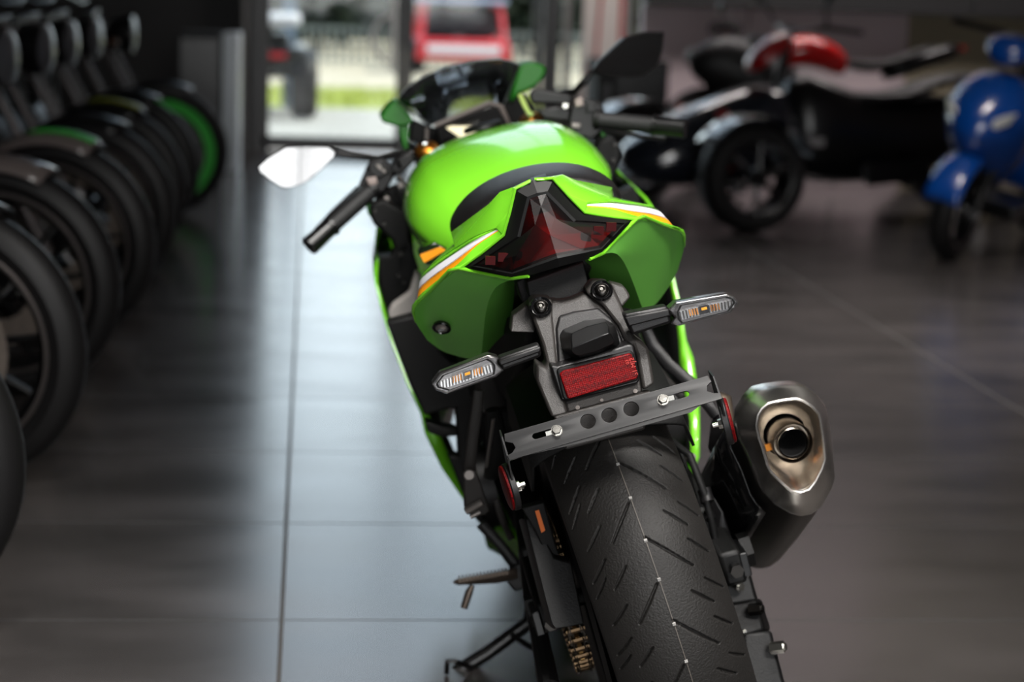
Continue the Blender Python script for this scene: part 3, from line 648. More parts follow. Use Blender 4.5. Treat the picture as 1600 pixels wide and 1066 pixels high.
# folded sheet bracket for the number plate
PT = A(785, 680, -.335); PTr = A(1108, 587.5, -.335); PBl = A(797, 718, -.352)
ux = (PTr-PT).normalized(); wv = (PBl-PT); wv -= ux*wv.dot(ux); Hh = wv.length; uz = -wv.normalized(); un = ux.cross(uz)
Wd = (PTr-PT).length
fr = Matrix((ux, uz, un)).transposed().to_4x4(); fr.translation = PT
def loc2(px, py):
    d = BR @ (FWD*F_PX+RGT*(px-800)-UPV*(py-533)); t = (PT-CAML).dot(un)/d.dot(un); q = CAML+d*t-PT; return q.dot(ux), q.dot(uz)
outer = [(.006, 0), (Wd-.004, 0), (Wd, -.004), (Wd, -.010), (Wd-.008, -.014), (Wd-.009, -.021), (Wd+.001, -.026), (Wd+.004, -.036), (Wd-.04, -Hh-.001), (.001, -Hh-.002), (-.001, -.030), (.008, -.026), (.0085, -.018), (.0, -.013), (-.001, -.002)]
outer = [(.003, .0), (Wd-.002, .0), (Wd, -.008), (Wd-.007, -.012), (Wd-.009, -.019), (Wd-.002, -.024), (Wd+.006, -.026), (Wd+.006, -Hh), (.0, -Hh-.001), (-.001, -.028), (.006, -.026), (.0115, -.021), (.010, -.014), (.001, -.009)]
hl = [loc2(*p) for p in ((917.5, 655), (952.5, 651.5), (987, 642))]
hl = [(x, (hl[0][1]+hl[1][1]+hl[2][1])/3) for x, _ in hl]
sl0, sl1, sr0, sr1 = loc2(836, 681), loc2(874, 673), loc2(1034, 627), loc2(1072, 616)
holes = [circ(x, y, .0100, 28) for x, y in hl]+[slot(sl0[0], sl1[0], (sl0[1]+sl1[1])/2, .0042), slot(sr0[0], sr1[0], (sr0[1]+sr1[1])/2, .0042)]
pb = plate([outer]+holes, .0022, fr, 'plate_bracket', gloss_b := mat('black_powder_coat', (22, 22, 23), .38), bike, bevel=.0004)
mid_l, mid_r = PT+uz*-Hh, PT+ux*(Wd*.86)+uz*-Hh
MB().prism([mid_l, PT+ux*(Wd-.02)+uz*-Hh, PT+ux*(Wd-.035)+uz*(-Hh-.006), PT+ux*(.1)+uz*(-Hh-.005)], -un*.0016-Vector((0, -.02, 0))).build('folded_edge', gloss_b, pb)
for q, o in (((870, 674), -1), ((1036, 626), 1)):
    x, y = loc2(*q); c0_ = fr @ Vector((x, y, .001)); aw = fr.to_3x3() @ Vector((0, 0, 1))
    MB().disc(c0_+aw*.0012, aw, .0073, .0014, 24).build('washer', zinc, pb)
    MB().lathe([(.0062, 0), (.0062, .003), (.0052, .0045), (.0, .0046)], c0_+aw*.002, aw, 6).build('bolt', zinc, pb)
    MB().box(c0_+ux*(.010 if o > 0 else -.010)+aw*.0002, (.008, .002, .006), (0, .0, 0)).build('slot_nut', zinc, pb)
# wings folded forward at both ends, each carrying a round side reflector seen almost edge-on
for s, dsc, wing in ((-1, [(790, 700), (800, 765)], None), (1, [(1113, 600), (1137, 660)], None)):
    e = PT if s < 0 else PTr+ux*.004
    top, bot = e+uz*-.004, e+uz*(-Hh)
    c = A(798, 765, -.325) if s < 0 else A(1138, 661, -.325)
    wg = MB().prism([e+uz*-.002, e+uz*-Hh*.95, c+Vector((s*-.004, -.004, -.014)), c+Vector((s*-.004, .022, -.018)), c+Vector((s*-.004, .03, .01)), e+uz*-.0+Vector((0, .03, .0))], Vector((s*.002, 0, 0)))
    wg = wg.build('bracket_wing', gloss_b, pb)
    ax = Vector((s, .12*-1, 0)).normalized(); R_ = .0305
    MB().lathe([(R_*.9, -.006), (R_, -.005), (R_, .0015), (R_*.96, .003)], c+Vector((0, .012, 0)), ax, 40).build('reflector_housing', satin, pb)
    MB().lathe([(R_*.95, .003), (R_*.95, .0055), (R_*.85, .0068), (0, .007)], c+Vector((0, .012, 0)), ax, 40).build('side_reflector', redprism, pb)
    MB().disc(c-ax*.009+Vector((0, .006, 0)), ax, .0065, .006, 6).disc(c-ax*.012+Vector((0, .006, 0)), ax, .0035, .014, 12).build('bolt', zinc, pb)

# turn signals
clear = pane_mat('clear_lens', (.94, .94, .95), .06, .06, (.6, .6, .62), .03)
def TR(x, y): return (940+x/3.554, 460+y/3.554)
def TL(x, y): return (640+x/5.33, 540+y/5.33)
def signal(s, out, inn, slotq, stalk, ribs, led):
    y = -.30
    body = MB(); P = [A(*p, y) for p in out]; Q = [A(*p, y-.007) for p in inn]
    body.loft([[p+Vector((0, .03, 0)) for p in P], P]); 
    par = MB().loft([[p+Vector((0, .026, 0)) for p in P], [p+Vector((0, .002, 0)) for p in P]]).build('turn_signal', mat('signal_chrome', (128, 126, 124), .22, metal=.95), bike, bevel=.002)
    cap = MB().loft([P, [p.lerp(q, .25)+Vector((0, -.003, 0)) for p, q in zip(P, Q)], Q]); cap.build('signal_lens', clear, par, angle=20)
    # dark outline of the inner chamber and the fluted bulb chamber
    c = sum((A(*p, y-.0078) for p in inn), Vector())/len(inn)
    R2 = [c+(A(*p, y-.0078)-c)*.97 for p in inn]; R3 = [c+(p-c)*(1-.0026/max((p-c).length, .004)) for p in R2]
    MB().loft([R2, R3, [p+Vector((0, .0005, 0)) for p in R3], [p+Vector((0, .0005, 0)) for p in R2], R2], cap=False).build('lens_gasket', matte, par)
    sq = [A(*p, y-.002) for p in slotq]; MB().prism(sq, (0, .006, 0)).build('bulb_chamber', mat('chamber_grey', (64, 60, 58), .3, metal=.6), par)
    fl = MB(); 
    for i in range(ribs):
        t = (i+.5)/ribs
        a = sq[0].lerp(sq[1], t); b = sq[3].lerp(sq[2], t); w = (sq[1]-sq[0])*(.28/ribs)
        fl.prism([a-w, a+w, b+w, b-w], (0, -.003, 0))
    fl.build('light_flute', chrome, par)
    l = A(*led, y-.006); e1 = (sq[1]-sq[0]).normalized(); e2 = (sq[0]-sq[3]).normalized()
    MB().prism([l+e1*-.006+e2*.0055, l+e1*.006+e2*.0055, l+e1*.006-e2*.0055, l-e1*.006-e2*.0055], (0, .003, 0)).build('led_board', gloss, par)
    MB().prism([l+e1*-.0035+e2*.003, l+e1*.0035+e2*.003, l+e1*.0035, l-e1*.0035], (0, -.002, 0)).build('amber_led', mat('amber_led', (245, 160, 40), .3), par)
    am = MB()
    for i in range(4):
        for sg in (-1, 1): pp = l+e1*sg*(.009+.0032*i); am.prism([pp-e1*.0008+e2*.004, pp+e1*.0008+e2*.004, pp+e1*.0008-e2*.004, pp-e1*.0008-e2*.004], (0, -.001, 0))
    am.build('amber_flute', mat('amber_plastic', (214, 140, 60), .35), par)
    # faceted black stalk: centre line between its two ends
    S = [A(*p, y+.004) for p in stalk]; n = len(S)
    fr_ = [p+Vector((0, -.004, 0)) for p in S]
    MB().prism(S, (0, .026, 0)).build('signal_stalk', satin, par, bevel=.004)
    m3 = [S[0].lerp(S[3], .12), S[1].lerp(S[2], .12), S[1].lerp(S[2], .55), S[0].lerp(S[3], .55)]
    MB().prism(m3, (0, -.005, 0)).build('signal_stalk', satin, par, bevel=.002)
signal(-1, [TL(*p) for p in [(185, 325), (250, 238), (655, 80), (745, 105), (725, 150), (785, 210), (722, 262), (312, 405), (215, 372)]],
       [TL(*p) for p in [(210, 325), (265, 250), (655, 105), (690, 125), (720, 160), (722, 200), (715, 240), (318, 382), (225, 355)]],
       [TL(*p) for p in [(250, 300), (685, 155), (700, 215), (255, 365)]],
       [TL(*p) for p in [(735, 110), (1085, -10), (1100, 95), (770, 215)]], 17, TL(482, 243))
signal(1, [TR(*p) for p in [(762, 45), (738, 14), (700, 0), (415, 47), (370, 88), (410, 130), (385, 165), (430, 178), (715, 106)]],
       [TR(*p) for p in [(750, 45), (735, 22), (700, 12), (430, 60), (420, 85), (412, 100), (418, 140), (440, 166), (712, 95)]],
       [TR(*p) for p in [(430, 95), (735, 30), (738, 70), (440, 140)]],
       [TR(*p) for p in [(120, 112), (368, 65), (392, 160), (170, 230)]], 17, TR(570, 85))

slab([(866, 652), (1018, 612), (1008, 672), (884, 704)], -.318, .02, 'hanger_foot', cast, hang, bevel=.003, z0=.65)
# key lock on the left side panel
p = A(690, 512.5, .035); kn = Vector((-.35, -.75, -.62)).normalized()
kl = MB().lathe([(.0130, -.003), (.0135, .001), (.0115, .0025), (.0098, .0005)], p, kn, 28).build('seat_lock', gloss, cowl)
MB().lathe([(.0085, 0), (.0085, .002), (.0065, .003), (0, .003)], p, kn, 28).build('lock_barrel', castlight, kl)
MB().box(p+kn*.0035, (.009, .001, .0035)).build('keyhole', gloss, kl)

# ------------------------------------------------------------------ silencer
def E_(x, y): return (1060+x/3.136, 560+y/3.136)
oo = [(378, 155), (440, 140), (510, 130), (575, 126), (625, 138), (675, 172), (718, 228), (738, 300), (752, 420), (766, 590), (748, 645), (700, 730), (650, 765), (600, 775), (550, 762), (470, 715), (425, 670), (395, 625), (350, 500), (300, 400), (286, 330), (296, 262), (330, 205)]
ii = [(440, 222), (480, 212), (530, 203), (575, 198), (610, 207), (650, 232), (688, 272), (700, 320), (712, 400), (720, 492), (705, 540), (672, 605), (640, 645), (595, 658), (550, 648), (495, 600), (455, 560), (435, 522), (412, 440), (395, 390), (382, 330), (390, 280), (408, 248)]
Rout = [A(*E_(*p), -.075) for p in oo]; Rin = [A(*E_(*p), -.118) for p in ii]
ctr = A(*E_(545, 400), -.09)
Rrim = [p.lerp(ctr, .05)+Vector((0, .004, 0)) for p in Rin]; 
def roundto(ring, c, r, y):
    out = []
    for p in ring:
        d = Vector((p.x-c.x, 0, p.z-c.z)).normalized()*r; out.append(Vector((c.x+d.x, y, c.z+d.z)))
    return out
oc = sum(Rout, Vector())/len(Rout)
def scale_ring(R, c, s, off): return [c+(p-c)*s+off for p in R]
V_ax = A(1166, 797, .19)-A(1232, 690, -.075)
rings = [scale_ring(Rout, oc, 1.0, Vector((0, .012, -.002))), scale_ring(Rout, oc, .985, V_ax*.12), scale_ring(Rout, oc, .985, V_ax*.5), scale_ring(Rout, oc, .95, V_ax*.9), scale_ring(Rout, oc, .86, V_ax*1.0)]
sil = MB().loft(rings, cap=False).add(rings[-1], [tuple(range(len(Rout)))]).build('silencer_body', steeldark, bike, bevel=.002, angle=50)  # darker than the end cap: its dim reflections are put into the colour
n_ = len(Rout)
def crv(a, b, t, bow): return [p.lerp(q, t)+Vector((0, bow, 0)) for p, q in zip(a, b)]
cap = MB().loft([scale_ring(Rout, oc, .99, Vector((0, .03, 0))), scale_ring(Rout, oc, 1.0, Vector((0, .010, 0))), Rout, crv(Rout, Rin, .10, -.0065), crv(Rout, Rin, .5, -.003), crv(Rout, Rin, .88, -.002), Rin, crv(Rin, Rrim, .5, -.001), Rrim,
    [p.lerp(q, .45)+Vector((0, .012, 0)) for p, q in zip(Rrim, roundto(Rrim, ctr, .041, -.07))], roundto(Rrim, ctr, .040, -.066), roundto(Rrim, ctr, .031, -.060)], cap=False).build('silencer_end_cap', steel, sil, angle=60)
pipe = MB().lathe([(.0255, .06), (.0275, .02), (.0285, -.012), (.0275, -.016), (.0262, -.014), (.0248, 0), (.0225, 0), (.0222, -.016), (.0212, -.017), (.0203, -.014), (.0198, .03), (.0198, .12)], ctr+Vector((0, -.006, 0)), (0, 1, 0), 40, cap=False)
pipe = pipe.build('outlet_pipe', mat('outlet_steel', (150, 140, 128), .25, metal=1.), sil)
MB().disc(ctr+Vector((0, .09, 0)), (0, 1, 0), .0199, .002).lathe([(.0193, -.012), (.0190, .09)], ctr+Vector((0, -.006, 0)), (0, 1, 0), 40, cap=False).build('dark_bore', mat('dark_bore', (7, 6, 6), .9), pipe)  # black disc and lining stand in for the darkness deep in the pipe
for a in (3.3, 5.3): MB().box(ctr+Vector((.030*math.cos(a), .012, .030*math.sin(a))), (.008, .006, .010)).build('weld', mat('heat_tinted_weld', (190, 120, 50), .3, metal=1.), pipe)
MB().tube(Rin+[Rin[0], Rin[1]], .0026, 8).build('rim_edge', steel, sil)
# black heat shield on the inner side, pipe and hanger
sh = []
for t, s in ((.10, 1.01), (.45, 1.03), (.85, 1.02), (1.05, .96)):
    R_ = scale_ring(Rout, oc, s, V_ax*t); sh.append([R_[i] + Vector((-.006, -.001, 0)) for i in (21, 20, 19, 18, 17, 16, 15)])
MB().loft(sh, closed=False, cap=False).build('heat_shield', gloss, sil, solid=.003)
MB().tube([oc+V_ax*.95, oc+V_ax*1.2+Vector((-.01, .03, -.01)), Vector((.12, .34, .20)), Vector((.05, .52, .17)), Vector((.03, .72, .2))], [.045, .032, .03, .03, .045], 16).build('link_pipe', blackmetal, sil)
MB().tube([A(1124, 616, .10), A(1133, 622, .09), A(1137, 650, .07), A(1140, 690, .05), A(1142, 705, .03)], [.006, .010, .010, .009, .006], 10, .5).build('silencer_hanger', mat('bronze_steel', (110, 98, 86), .35, metal=.9), sil)
MB().disc(E1 := A(1130, 660, .06), (0.2, -1, 0), .0055, .01, 6).build('bolt', zinc, sil)
MB().hull([A(1125, 640, .14), A(1138, 700, .10), A(1105, 700, .14), A(1110, 660, .14), A(1125, 730, .12), A(1140, 710, .1), A(1125, 640, .16), A(1125, 730, .16)]).build('hanger_bracket', satin, sil, bevel=.003)

# ------------------------------------------------------------------ peg brackets and struts seen under the tail
def strut(pix, w, name, m, parent=bike, flat=.6):
    return MB().tube([A(x, y, d) for x, y, d in pix], w, 10, flat).build(name, m, parent)
strut([(748, 610, .12), (745, 640, .12), (738, 690, .13), (734, 728, .14), (738, 745, .15), (741, 760, .16)], [.008, .009, .009, .009, .008, .008], 'peg_bracket', cast)
strut([(770, 640, .14), (778, 700, .16), (768, 745, .2)], [.012, .018, .012], 'subframe_rail', matte)
strut([(771, 655, .12), (766, 690, .14), (760, 730, .16)], [.003, .003, .003], 'brake_line', castlight)
pgb = MB().hull([A(724, 742, .13), A(732, 731, .13), (A(745, 736, .13)), A(747, 770, .14), A(766, 798, .15), A(758, 806, .15), A(728, 803, .15), A(724, 790, .15)]+[A(724, 742, .15), A(745, 736, .15), A(766, 798, .17), A(728, 803, .17)]).build('pillion_peg_bracket', cast, bike, bevel=.003)
MB().lathe([(.007, -.003), (.0085, -.001), (.0085, .002), (.0045, .002), (.0045, -.001)], A(733, 742, .128), (0, 1, 0), 20).build('bush', castlight, pgb)
MB().tube([A(728, 799, .146), A(754, 784, .14)], .006).tube([A(735, 808, .15), A(750, 800, .15)], .004).build('folded_peg', castlight, pgb)
strut([(1005, 505, .2), (1020, 540, .2), (1045, 570, .18), (1085, 604, .16), (1120, 650, .14)], [.008, .011, .010, .010, .009], 'peg_bracket', satin)
strut([(1015, 560, .22), (1035, 590, .22), (1065, 620, .22)], [.006, .008, .006], 'peg_bracket', cast)
strut([(775, 780, .30), (781, 800, .30), (790, 825, .32), (799, 842, .33)], [.005, .006, .005, .006], 'shift_rod', cast)
strut([(752, 818, .40), (780, 850, .40), (815, 895, .38)], [.010, .009, .011], 'rearset_plate', satin)
# rider's footpeg with its feeler
pg = MB().hull([A(706, 911, .33), A(712, 905, .33), A(760, 900, .33), A(795, 893, .33), A(808, 888, .33), A(810, 905, .34), A(780, 912, .34), A(715, 915, .34), A(712, 907, .37), A(800, 892, .37)])
pgo = pg.build('rider_footpeg', mat('grey_alloy', (120, 108, 98), .4, metal=.8), bike, bevel=.002)
te = MB()
for i in range(14):
    q = A(718+i*5.6, 905-i*.95, .335); te.box(q, (.0025, .02, .006), (0, .1, 0))
te.build('peg_teeth', mat('grey_alloy', (120, 108, 98)), pgo)
MB().tube([A(738, 915, .33), A(733, 925, .33), A(725, 950, .33)], [.004, .0065, .006]).build('peg_feeler', mat('grey_alloy', (1, 1, 1)), pgo)
MB().hull([A(795, 885, .36), A(812, 880, .36), A(832, 890, .36), A(830, 915, .36), A(805, 925, .36), A(790, 908, .36), A(812, 880, .42), A(832, 890, .42), A(805, 925, .42)]).build('footpeg_mount', satin, pgo, bevel=.003)
stud(823, 858, .25, .006, .012, (-.3, -1, 0), 'bolt', zinc, bike); stud(845, 984, .05, .004, .01, (-.3, -1, 0), 'bolt', zinc, bike); stud(820, 872, .3, .004, .01, (-.3, -1, 0), 'bolt', castlight, bike)
stud(815, 762, -.30, .004, .01, (1, -.3, 0), 'bolt', zinc, bike)
# side stand
stnd = MB().tube([Vector((-.10, .56, .25)), A(828, 972, .52), A(760, 1022, .5), A(700, 1058, .495)], [.016, .0135, .0125, .012], 12).build('side_stand', black, bike)
ft = A(690, 1062, .49); MB().hull([ft+Vector((x, y, z)) for x in (-.03, .03) for y in (-.03, .03) for z in (-.012-.3*x*-1*0, .002)]).build('stand_foot', black, stnd)
MB().tube([A(698, 1052, .46), A(699, 1033, .45), A(712, 1034, .45), A(738, 1044, .48)], .0045, 8).build('stand_tang', black, stnd)
MB().tube([A(800, 992, .5), A(820, 1006, .48), A(835, 1014, .46)], .005).build('stand_spring', black, stnd)

# ------------------------------------------------------------------ tank, seats
def body(secs, name, m, parent, sub=2, x0=0., **k):
    """secs: (y, [(x,z) ... from top centre outwards]); mirrored and lofted along y"""
    n = len(secs[0][1]); rings = []
    for y, pz in secs:
        r = [Vector((x0+x, y, z)) for x, z in pz]; l = [Vector((x0-x, y, z)) for x, z in pz[::-1] if x > 1e-6]
        rings.append(r+l)
    return MB().loft(rings).build(name, m, parent, subsurf=sub, **k)
tank = body([
 (.34, [(0, .80), (.05, .795), (.085, .785), (.10, .765), (.105, .74), (.10, .70), (.09, .66)]),
 (.40, [(0, .835), (.05, .83), (.09, .818), (.112, .795), (.118, .765), (.11, .72), (.10, .66)]),
 (.48, [(0, .872), (.055, .868), (.10, .858), (.135, .838), (.150, .805), (.135, .755), (.11, .68)]),
 (.56, [(0, .898), (.06, .895), (.115, .885), (.158, .864), (.177, .828), (.160, .778), (.12, .70)]),
 (.66, [(0, .920), (.07, .917), (.125, .906), (.165, .883), (.182, .842), (.175, .79), (.13, .70)]),
 (.78, [(0, .935), (.07, .932), (.118, .921), (.160, .894), (.181, .846), (.177, .79), (.13, .70)]),
 (.90, [(0, .932), (.07, .928), (.112, .916), (.150, .888), (.170, .842), (.160, .78), (.12, .70)]),
 (.99, [(0, .905), (.06, .900), (.09, .888), (.12, .860), (.135, .82), (.125, .76), (.10, .70)]),
 (1.01, [(0, .87), (.05, .865), (.08, .855), (.10, .835), (.11, .80), (.10, .75), (.08, .70)])], 'fuel_tank', green, bike)
for e in tank.data.edges: pass
# the creases that run along the flat top of the tank
cr = tank.data.attributes.new('crease_edge', 'FLOAT', 'EDGE'); nr = 13
for e in tank.data.edges:
    a, b = e.vertices; ra, rb = a//nr, b//nr
    if ra != rb and a % nr == b % nr and a % nr in (2, 11, 4, 9): cr.data[e.index].value = .55
MB().lathe([(.036, -.004), (.036, .003), (.030, .006), (0, .0065)], (0, .86, .936), (0, 0.05, 1), 32).build('fuel_cap', satin, tank)
bd = slab([(653, 396), (657, 388), (680, 379), (707, 393), (673, 415), (665, 413)], .425, .03, 'knee_badge', gloss, tank, bevel=.002)
slab([(656, 398), (688, 386), (697, 391), (663, 411)], .422, .002, 'badge_stripe', orange, bd, bevel=0)
# thick arc of the pillion cushion
def pad(y, dz, s=1., th=.02):
    top = [(0, .924), (.04, .921), (.075, .911), (.100, .897), (.118, .880), (.125, .864)]
    o = [(x*s, z+dz) for x, z in top]; u = [(x*s*.97, z+dz-th) for x, z in top[::-1]]
    return (y, o+u[:-1]+[(0, top[0][1]+dz-th)])
def padring(y, dz, s, th):
    top = [(-.125, .864), (-.118, .880), (-.100, .897), (-.075, .911), (-.04, .921), (0, .924), (.04, .921), (.075, .911), (.100, .897), (.118, .880), (.125, .864)]
    return [Vector((x*s+.003, y, z+dz)) for x, z in top]+[Vector((x*s*.96+.003, y, z+dz-th)) for x, z in top[::-1]]
MB().loft([padring(.0, -.016, .93, .012), padring(.02, -.006, .97, .024), padring(.07, .0, 1., .03), padring(.15, .001, 1., .03), padring(.22, -.006, .98, .03), padring(.26, -.03, .94, .025)]).build('pillion_seat', fabric, bike, subsurf=2)
MB().loft([[Vector((x, y, z)) for x, z in ((-w, zt-.02), (-w*.9, zt), (0, zt+.006), (w*.9, zt), (w, zt-.02), (w*.8, zt-.06), (-w*.8, zt-.06))] for y, w, zt in ((.22, .10, .80), (.27, .13, .815), (.36, .125, .80), (.44, .08, .82))]).build('rider_seat', fabric, bike, subsurf=2)
MB().loft([[Vector((x, y, z)) for x, z in ((-w, zt), (w, zt), (w*.9, zb), (-w*.9, zb))] for y, w, zt, zb in ((-.02, .06, .86, .78), (.15, .09, .86, .73), (.35, .11, .78, .66))]).build('seat_base', matte, bike, bevel=.01)

# ------------------------------------------------------------------ frame, engine, fairings
MB().hull([Vector((s*x, y, z)) for s in (-1, 1) for x, y, z in ((.13, .45, .66), (.15, .5, .50), (.17, .8, .70), (.16, .85, .58), (.09, 1.12, .80), (.09, 1.12, .70))]).build('main_frame', black, bike, bevel=.01)
MB().hull([Vector((s*x, y, z)) for s in (-1, 1) for x, y, z in ((.14, .52, .28), (.16, .55, .50), (.18, .95, .60), (.17, 1.05, .32), (.12, .55, .20), (.12, 1.0, .17))]).build('engine_block', matte, bike, bevel=.015)
for q_, r_ in (((-.17, .58, .36), .07), ((.18, .72, .36), .08)): MB().disc(q_, (1, 0, 0), r_, .03, 28).build('engine_cover', satin, bike)
slab([(606, 491), (612, 478), (640, 458), (649, 424), (657, 428), (664, 440), (656, 465), (648, 490), (645, 497), (612, 508)], .62, .04, 'frame_cover', mat('grey_painted_frame', (150, 145, 141), .5), bike, bevel=.006)
for s in (-1, 1):
    fx = lambda P: P if s < 0 else mir(P, .0)
    # rear edge of the side fairing: outer and inner line, then the skin running forward
    ol = [A(590, 405, .95), A(586.5, 428, .9), A(587, 445, .88), (A(597, 486, .86)), A(610, 530, .83), A(636, 600, .78), A(659, 648, .74), A(664, 676, .73), A(690, 730, .68), A(722, 777, .62), A(745, 812, .60), A(770, 835, .62)]
    il = [A(593, 407, .95), A(590.5, 430, .9), A(591, 445, .88), (A(603, 486, .86)), A(617, 530, .83), A(643, 598, .78), A(667, 645, .74), A(684, 676, .73), A(706, 722, .68), A(727, 762, .62), A(750, 800, .60), A(775, 828, .62)]
    o1 = [fx(p) for p in ol]; i1 = [fx(p+Vector((0, .01, 0))) for p in il]
    f1 = [fx(p+Vector((-.0, .15, .01))) for p in ol]; f2 = [fx(Vector((-.235+.0*p.x, 1.15, p.z*1.02+.03))) for p in ol]; f3 = [fx(Vector((-.16, 1.45, p.z*.85+.14))) for p in ol]; f4 = [fx(Vector((-.07, 1.62, p.z*.6+.30))) for p in ol]
    VV, FF = grid(smooth_rows([o1, f1, f2, f3, f4], 1)); 
    fa = link_mesh('side_fairing', VV, FF, green, bike, angle=60, solid=.002)
    VV, FF = grid([o1, i1]); link_mesh('fairing_edge', VV, FF, green, fa, solid=.003)
    g1 = [p+(Vector((.0, .16, .0)) if s < 0 else Vector((0, .16, 0))) for p in i1]; g2 = [p.lerp(q, .0)+Vector((-s*.012, 0, 0)) for p, q in zip(f2, f2)]
    VV, FF = grid([i1, g1, g2]); link_mesh('fairing_liner', VV, FF, matte, fa, angle=60, solid=.002)
    # inner panels of the fairing between frame and skin
    for pz in ([(592, 402), (612, 400), (618, 385), (640, 375), (655, 420), (640, 455), (608, 480), (604, 492), (592, 440)],
               [(578, 320), (600, 312), (628, 330), (640, 350), (642, 395), (618, 400), (612, 376), (585, 352), (579, 342)]):
        P = [fx(A(*p, .93)) for p in pz]; MB().prism(P, (0, .06, 0)).build('inner_panel', matte, fa, bevel=.006)
    stl = [(626, 397, .92, .005), (631, 442, .92, .003), (622, 430, .92, .004), (586, 330, .9, .004), (600, 350, .92, .004)]
    for px, py, y, r in stl: q = fx(A(px, py, y)); MB().disc(q, (0, 1, 0), r*.8, .01, 12).build('fastener', boltdark, fa)
slab([(572, 322), (580, 315), (588, 330), (590, 346), (583, 345), (575, 335)], .98, .05, 'fairing_tab', inner_green, bike)
MB().loft([[Vector((x, y, z)) for x, z in ((-w, .2), (0, .12), (w, .2), (w*.95, .26), (-w*.95, .26))] for y, w in ((.56, .14), (.75, .2), (1.1, .2), (1.2, .1))]).build('belly_pan', green, bike, bevel=.01)
# black under-tail and rear shock area
MB().hull([Vector((s*x, y, z)) for s in (-1, 1) for x, y, z in ((.05, -.05, .76), (.10, .2, .70), (.06, .0, .70), (.13, .45, .62), (.10, .45, .52), (.07, .25, .60))]).build('under_tray', matte, bike, bevel=.01)
MB().tube([(0, .3, .62), (0, .36, .38)], .035).build('rear_shock', satin, bike)

# ------------------------------------------------------------------ cockpit
fk = Vector((0, .42, -.9)).normalized()
for s in (-1, 1):
    c = Vector((s*.105, 1.10, .902))
    leg = MB().tube([c+Vector((0, .0, -.008)), c+fk*.25], .027, 20).tube([c+fk*.24, c+fk*.66], .030, 20).build('fork_leg', satin, bike)
    cp = MB().lathe([(.023, -.006), (.023, .004), (.019, .009), (.010, .010), (.010, .007), (0, .007)], c, (0, -.35, 1), 32).build('fork_cap', gold, leg)
    MB().lathe([(.0085, 0), (.0085, .006), (.006, .010), (0, .010)], c+Vector((0, -.003, .007)), (0, -.35, 1), 6).build('adjuster', chrome, cp)
MB().hull([Vector((x, y, z)) for x, y in ((-.135, 1.09), (-.11, 1.14), (.11, 1.14), (.135, 1.09), (.04, 1.03), (-.04, 1.03)) for z in (.865, .888)]).build('top_clamp', satin, bike, bevel=.004)
MB().lathe([(.018, 0), (.018, .012), (.014, .014), (0, .014)], (0, 1.06, .888), (0, -.2, 1), 24).build('ignition_lock', chrome, bike)
MB().disc((0, 1.12, .89), (0, -.3, 1), .016, .012, 6).build('stem_nut', zinc, bike)
# clip-on bars: left
def bar(s, outer, mid, inner, name):
    a, b, c = outer, mid, inner; d = (a-c).normalized()
    rt_ = MB().tube([c, a], .011, 16).build(name, satin, bike)
    MB().tube([b+(a-b)*.02, b+(a-b)*.06, b+(a-b)*.62], [.0175, .0158, .0158], 20).build('rubber_grip', rubber_old, rt_)
    MB().tube([b+(a-b)*.62, b+(a-b)*.625, b+(a-b)*.66, b+(a-b)*.665, b+(a-b)*.985, a], [.0158, .0195, .0195, .0165, .0185, .0165], 24).build('bar_end', black, rt_)
    MB().tube([b+(b-a)*.03, b+(a-b)*.03], .0205, 20).build('grip_flange', satin, rt_)
    return rt_, d
a1, b1, c1 = A(482, 386, .93), A(582, 296, .99), A(643, 240, 1.05)
L_, d = bar(-1, a1, b1, c1, 'handlebar')
hb = lambda pts, name, m, par, bv=.003: MB().hull(pts).build(name, m, par, bevel=bv)
def boxpix(pix, y0, y1): return [A(*p, y0) for p in pix]+[A(*p, y1)+Vector((0, 0, 0)) for p in pix]
sg = hb(boxpix([(560, 290), (572, 262), (578, 250), (600, 248), (616, 262), (612, 285), (600, 300), (585, 306), (572, 303)], .985, 1.04), 'switch_gear', satin, L_, .004)
hb(boxpix([(574, 256), (596, 250), (611, 268), (592, 280), (578, 272)], .972, .99), 'switch_pod', satin, sg)
hb(boxpix([(587, 257), (595, 258), (598, 267), (591, 265)], .968, .975), 'switch_button', castlight, sg, .001)
hb(boxpix([(596, 265), (601, 264), (604, 270), (599, 271)], .968, .975), 'switch_button', castlight, sg, .001)
hb(boxpix([(572, 278), (588, 276), (590, 288), (576, 290)], .97, .985), 'switch_button', mat('button_grey', (150, 135, 130), .4), sg, .002)
MB().tube([A(560, 293, 1.05), A(520, 330, 1.08), A(500, 352, 1.07), A(494, 358, 1.06)], [.007, .006, .006, .007], 10, .6).build('clutch_lever', satin, L_)
hb(boxpix([(612, 252), (640, 236), (650, 250), (625, 275), (612, 270)], 1.0, 1.06), 'lever_perch', satin, L_, .004)
MB().tube([A(612, 262, .98), A(620, 248, .98), A(626, 262, .99)], .004).build('mirror_wire', black, L_)
for q, rr in (((626, 289), .005), ((604, 310), .005), ((613, 325), .006), ((587, 331), .005)): MB().disc(A(*q, .97), (0, 1, 0), rr, .01, 14).build('bolt', castlight, L_)
hb(boxpix([(590, 300), (620, 285), (640, 300), (642, 340), (615, 345), (592, 320)], 1.0, 1.1), 'cable_bundle', matte, L_, .01)
for pth in ([(600, 300), (608, 330), (625, 360), (630, 400)], [(615, 290), (632, 320), (640, 365), (645, 410)], [(620, 275), (635, 290), (648, 300)]):
    MB().tube([A(*p, .97) for p in pth], .005, 8).build('control_cable', black, L_)
a2, b2, c2 = A(1072, 201, .93), A(935, 187, .99), A(860, 175, 1.05)
R_, d = bar(1, a2, b2, c2, 'handlebar')
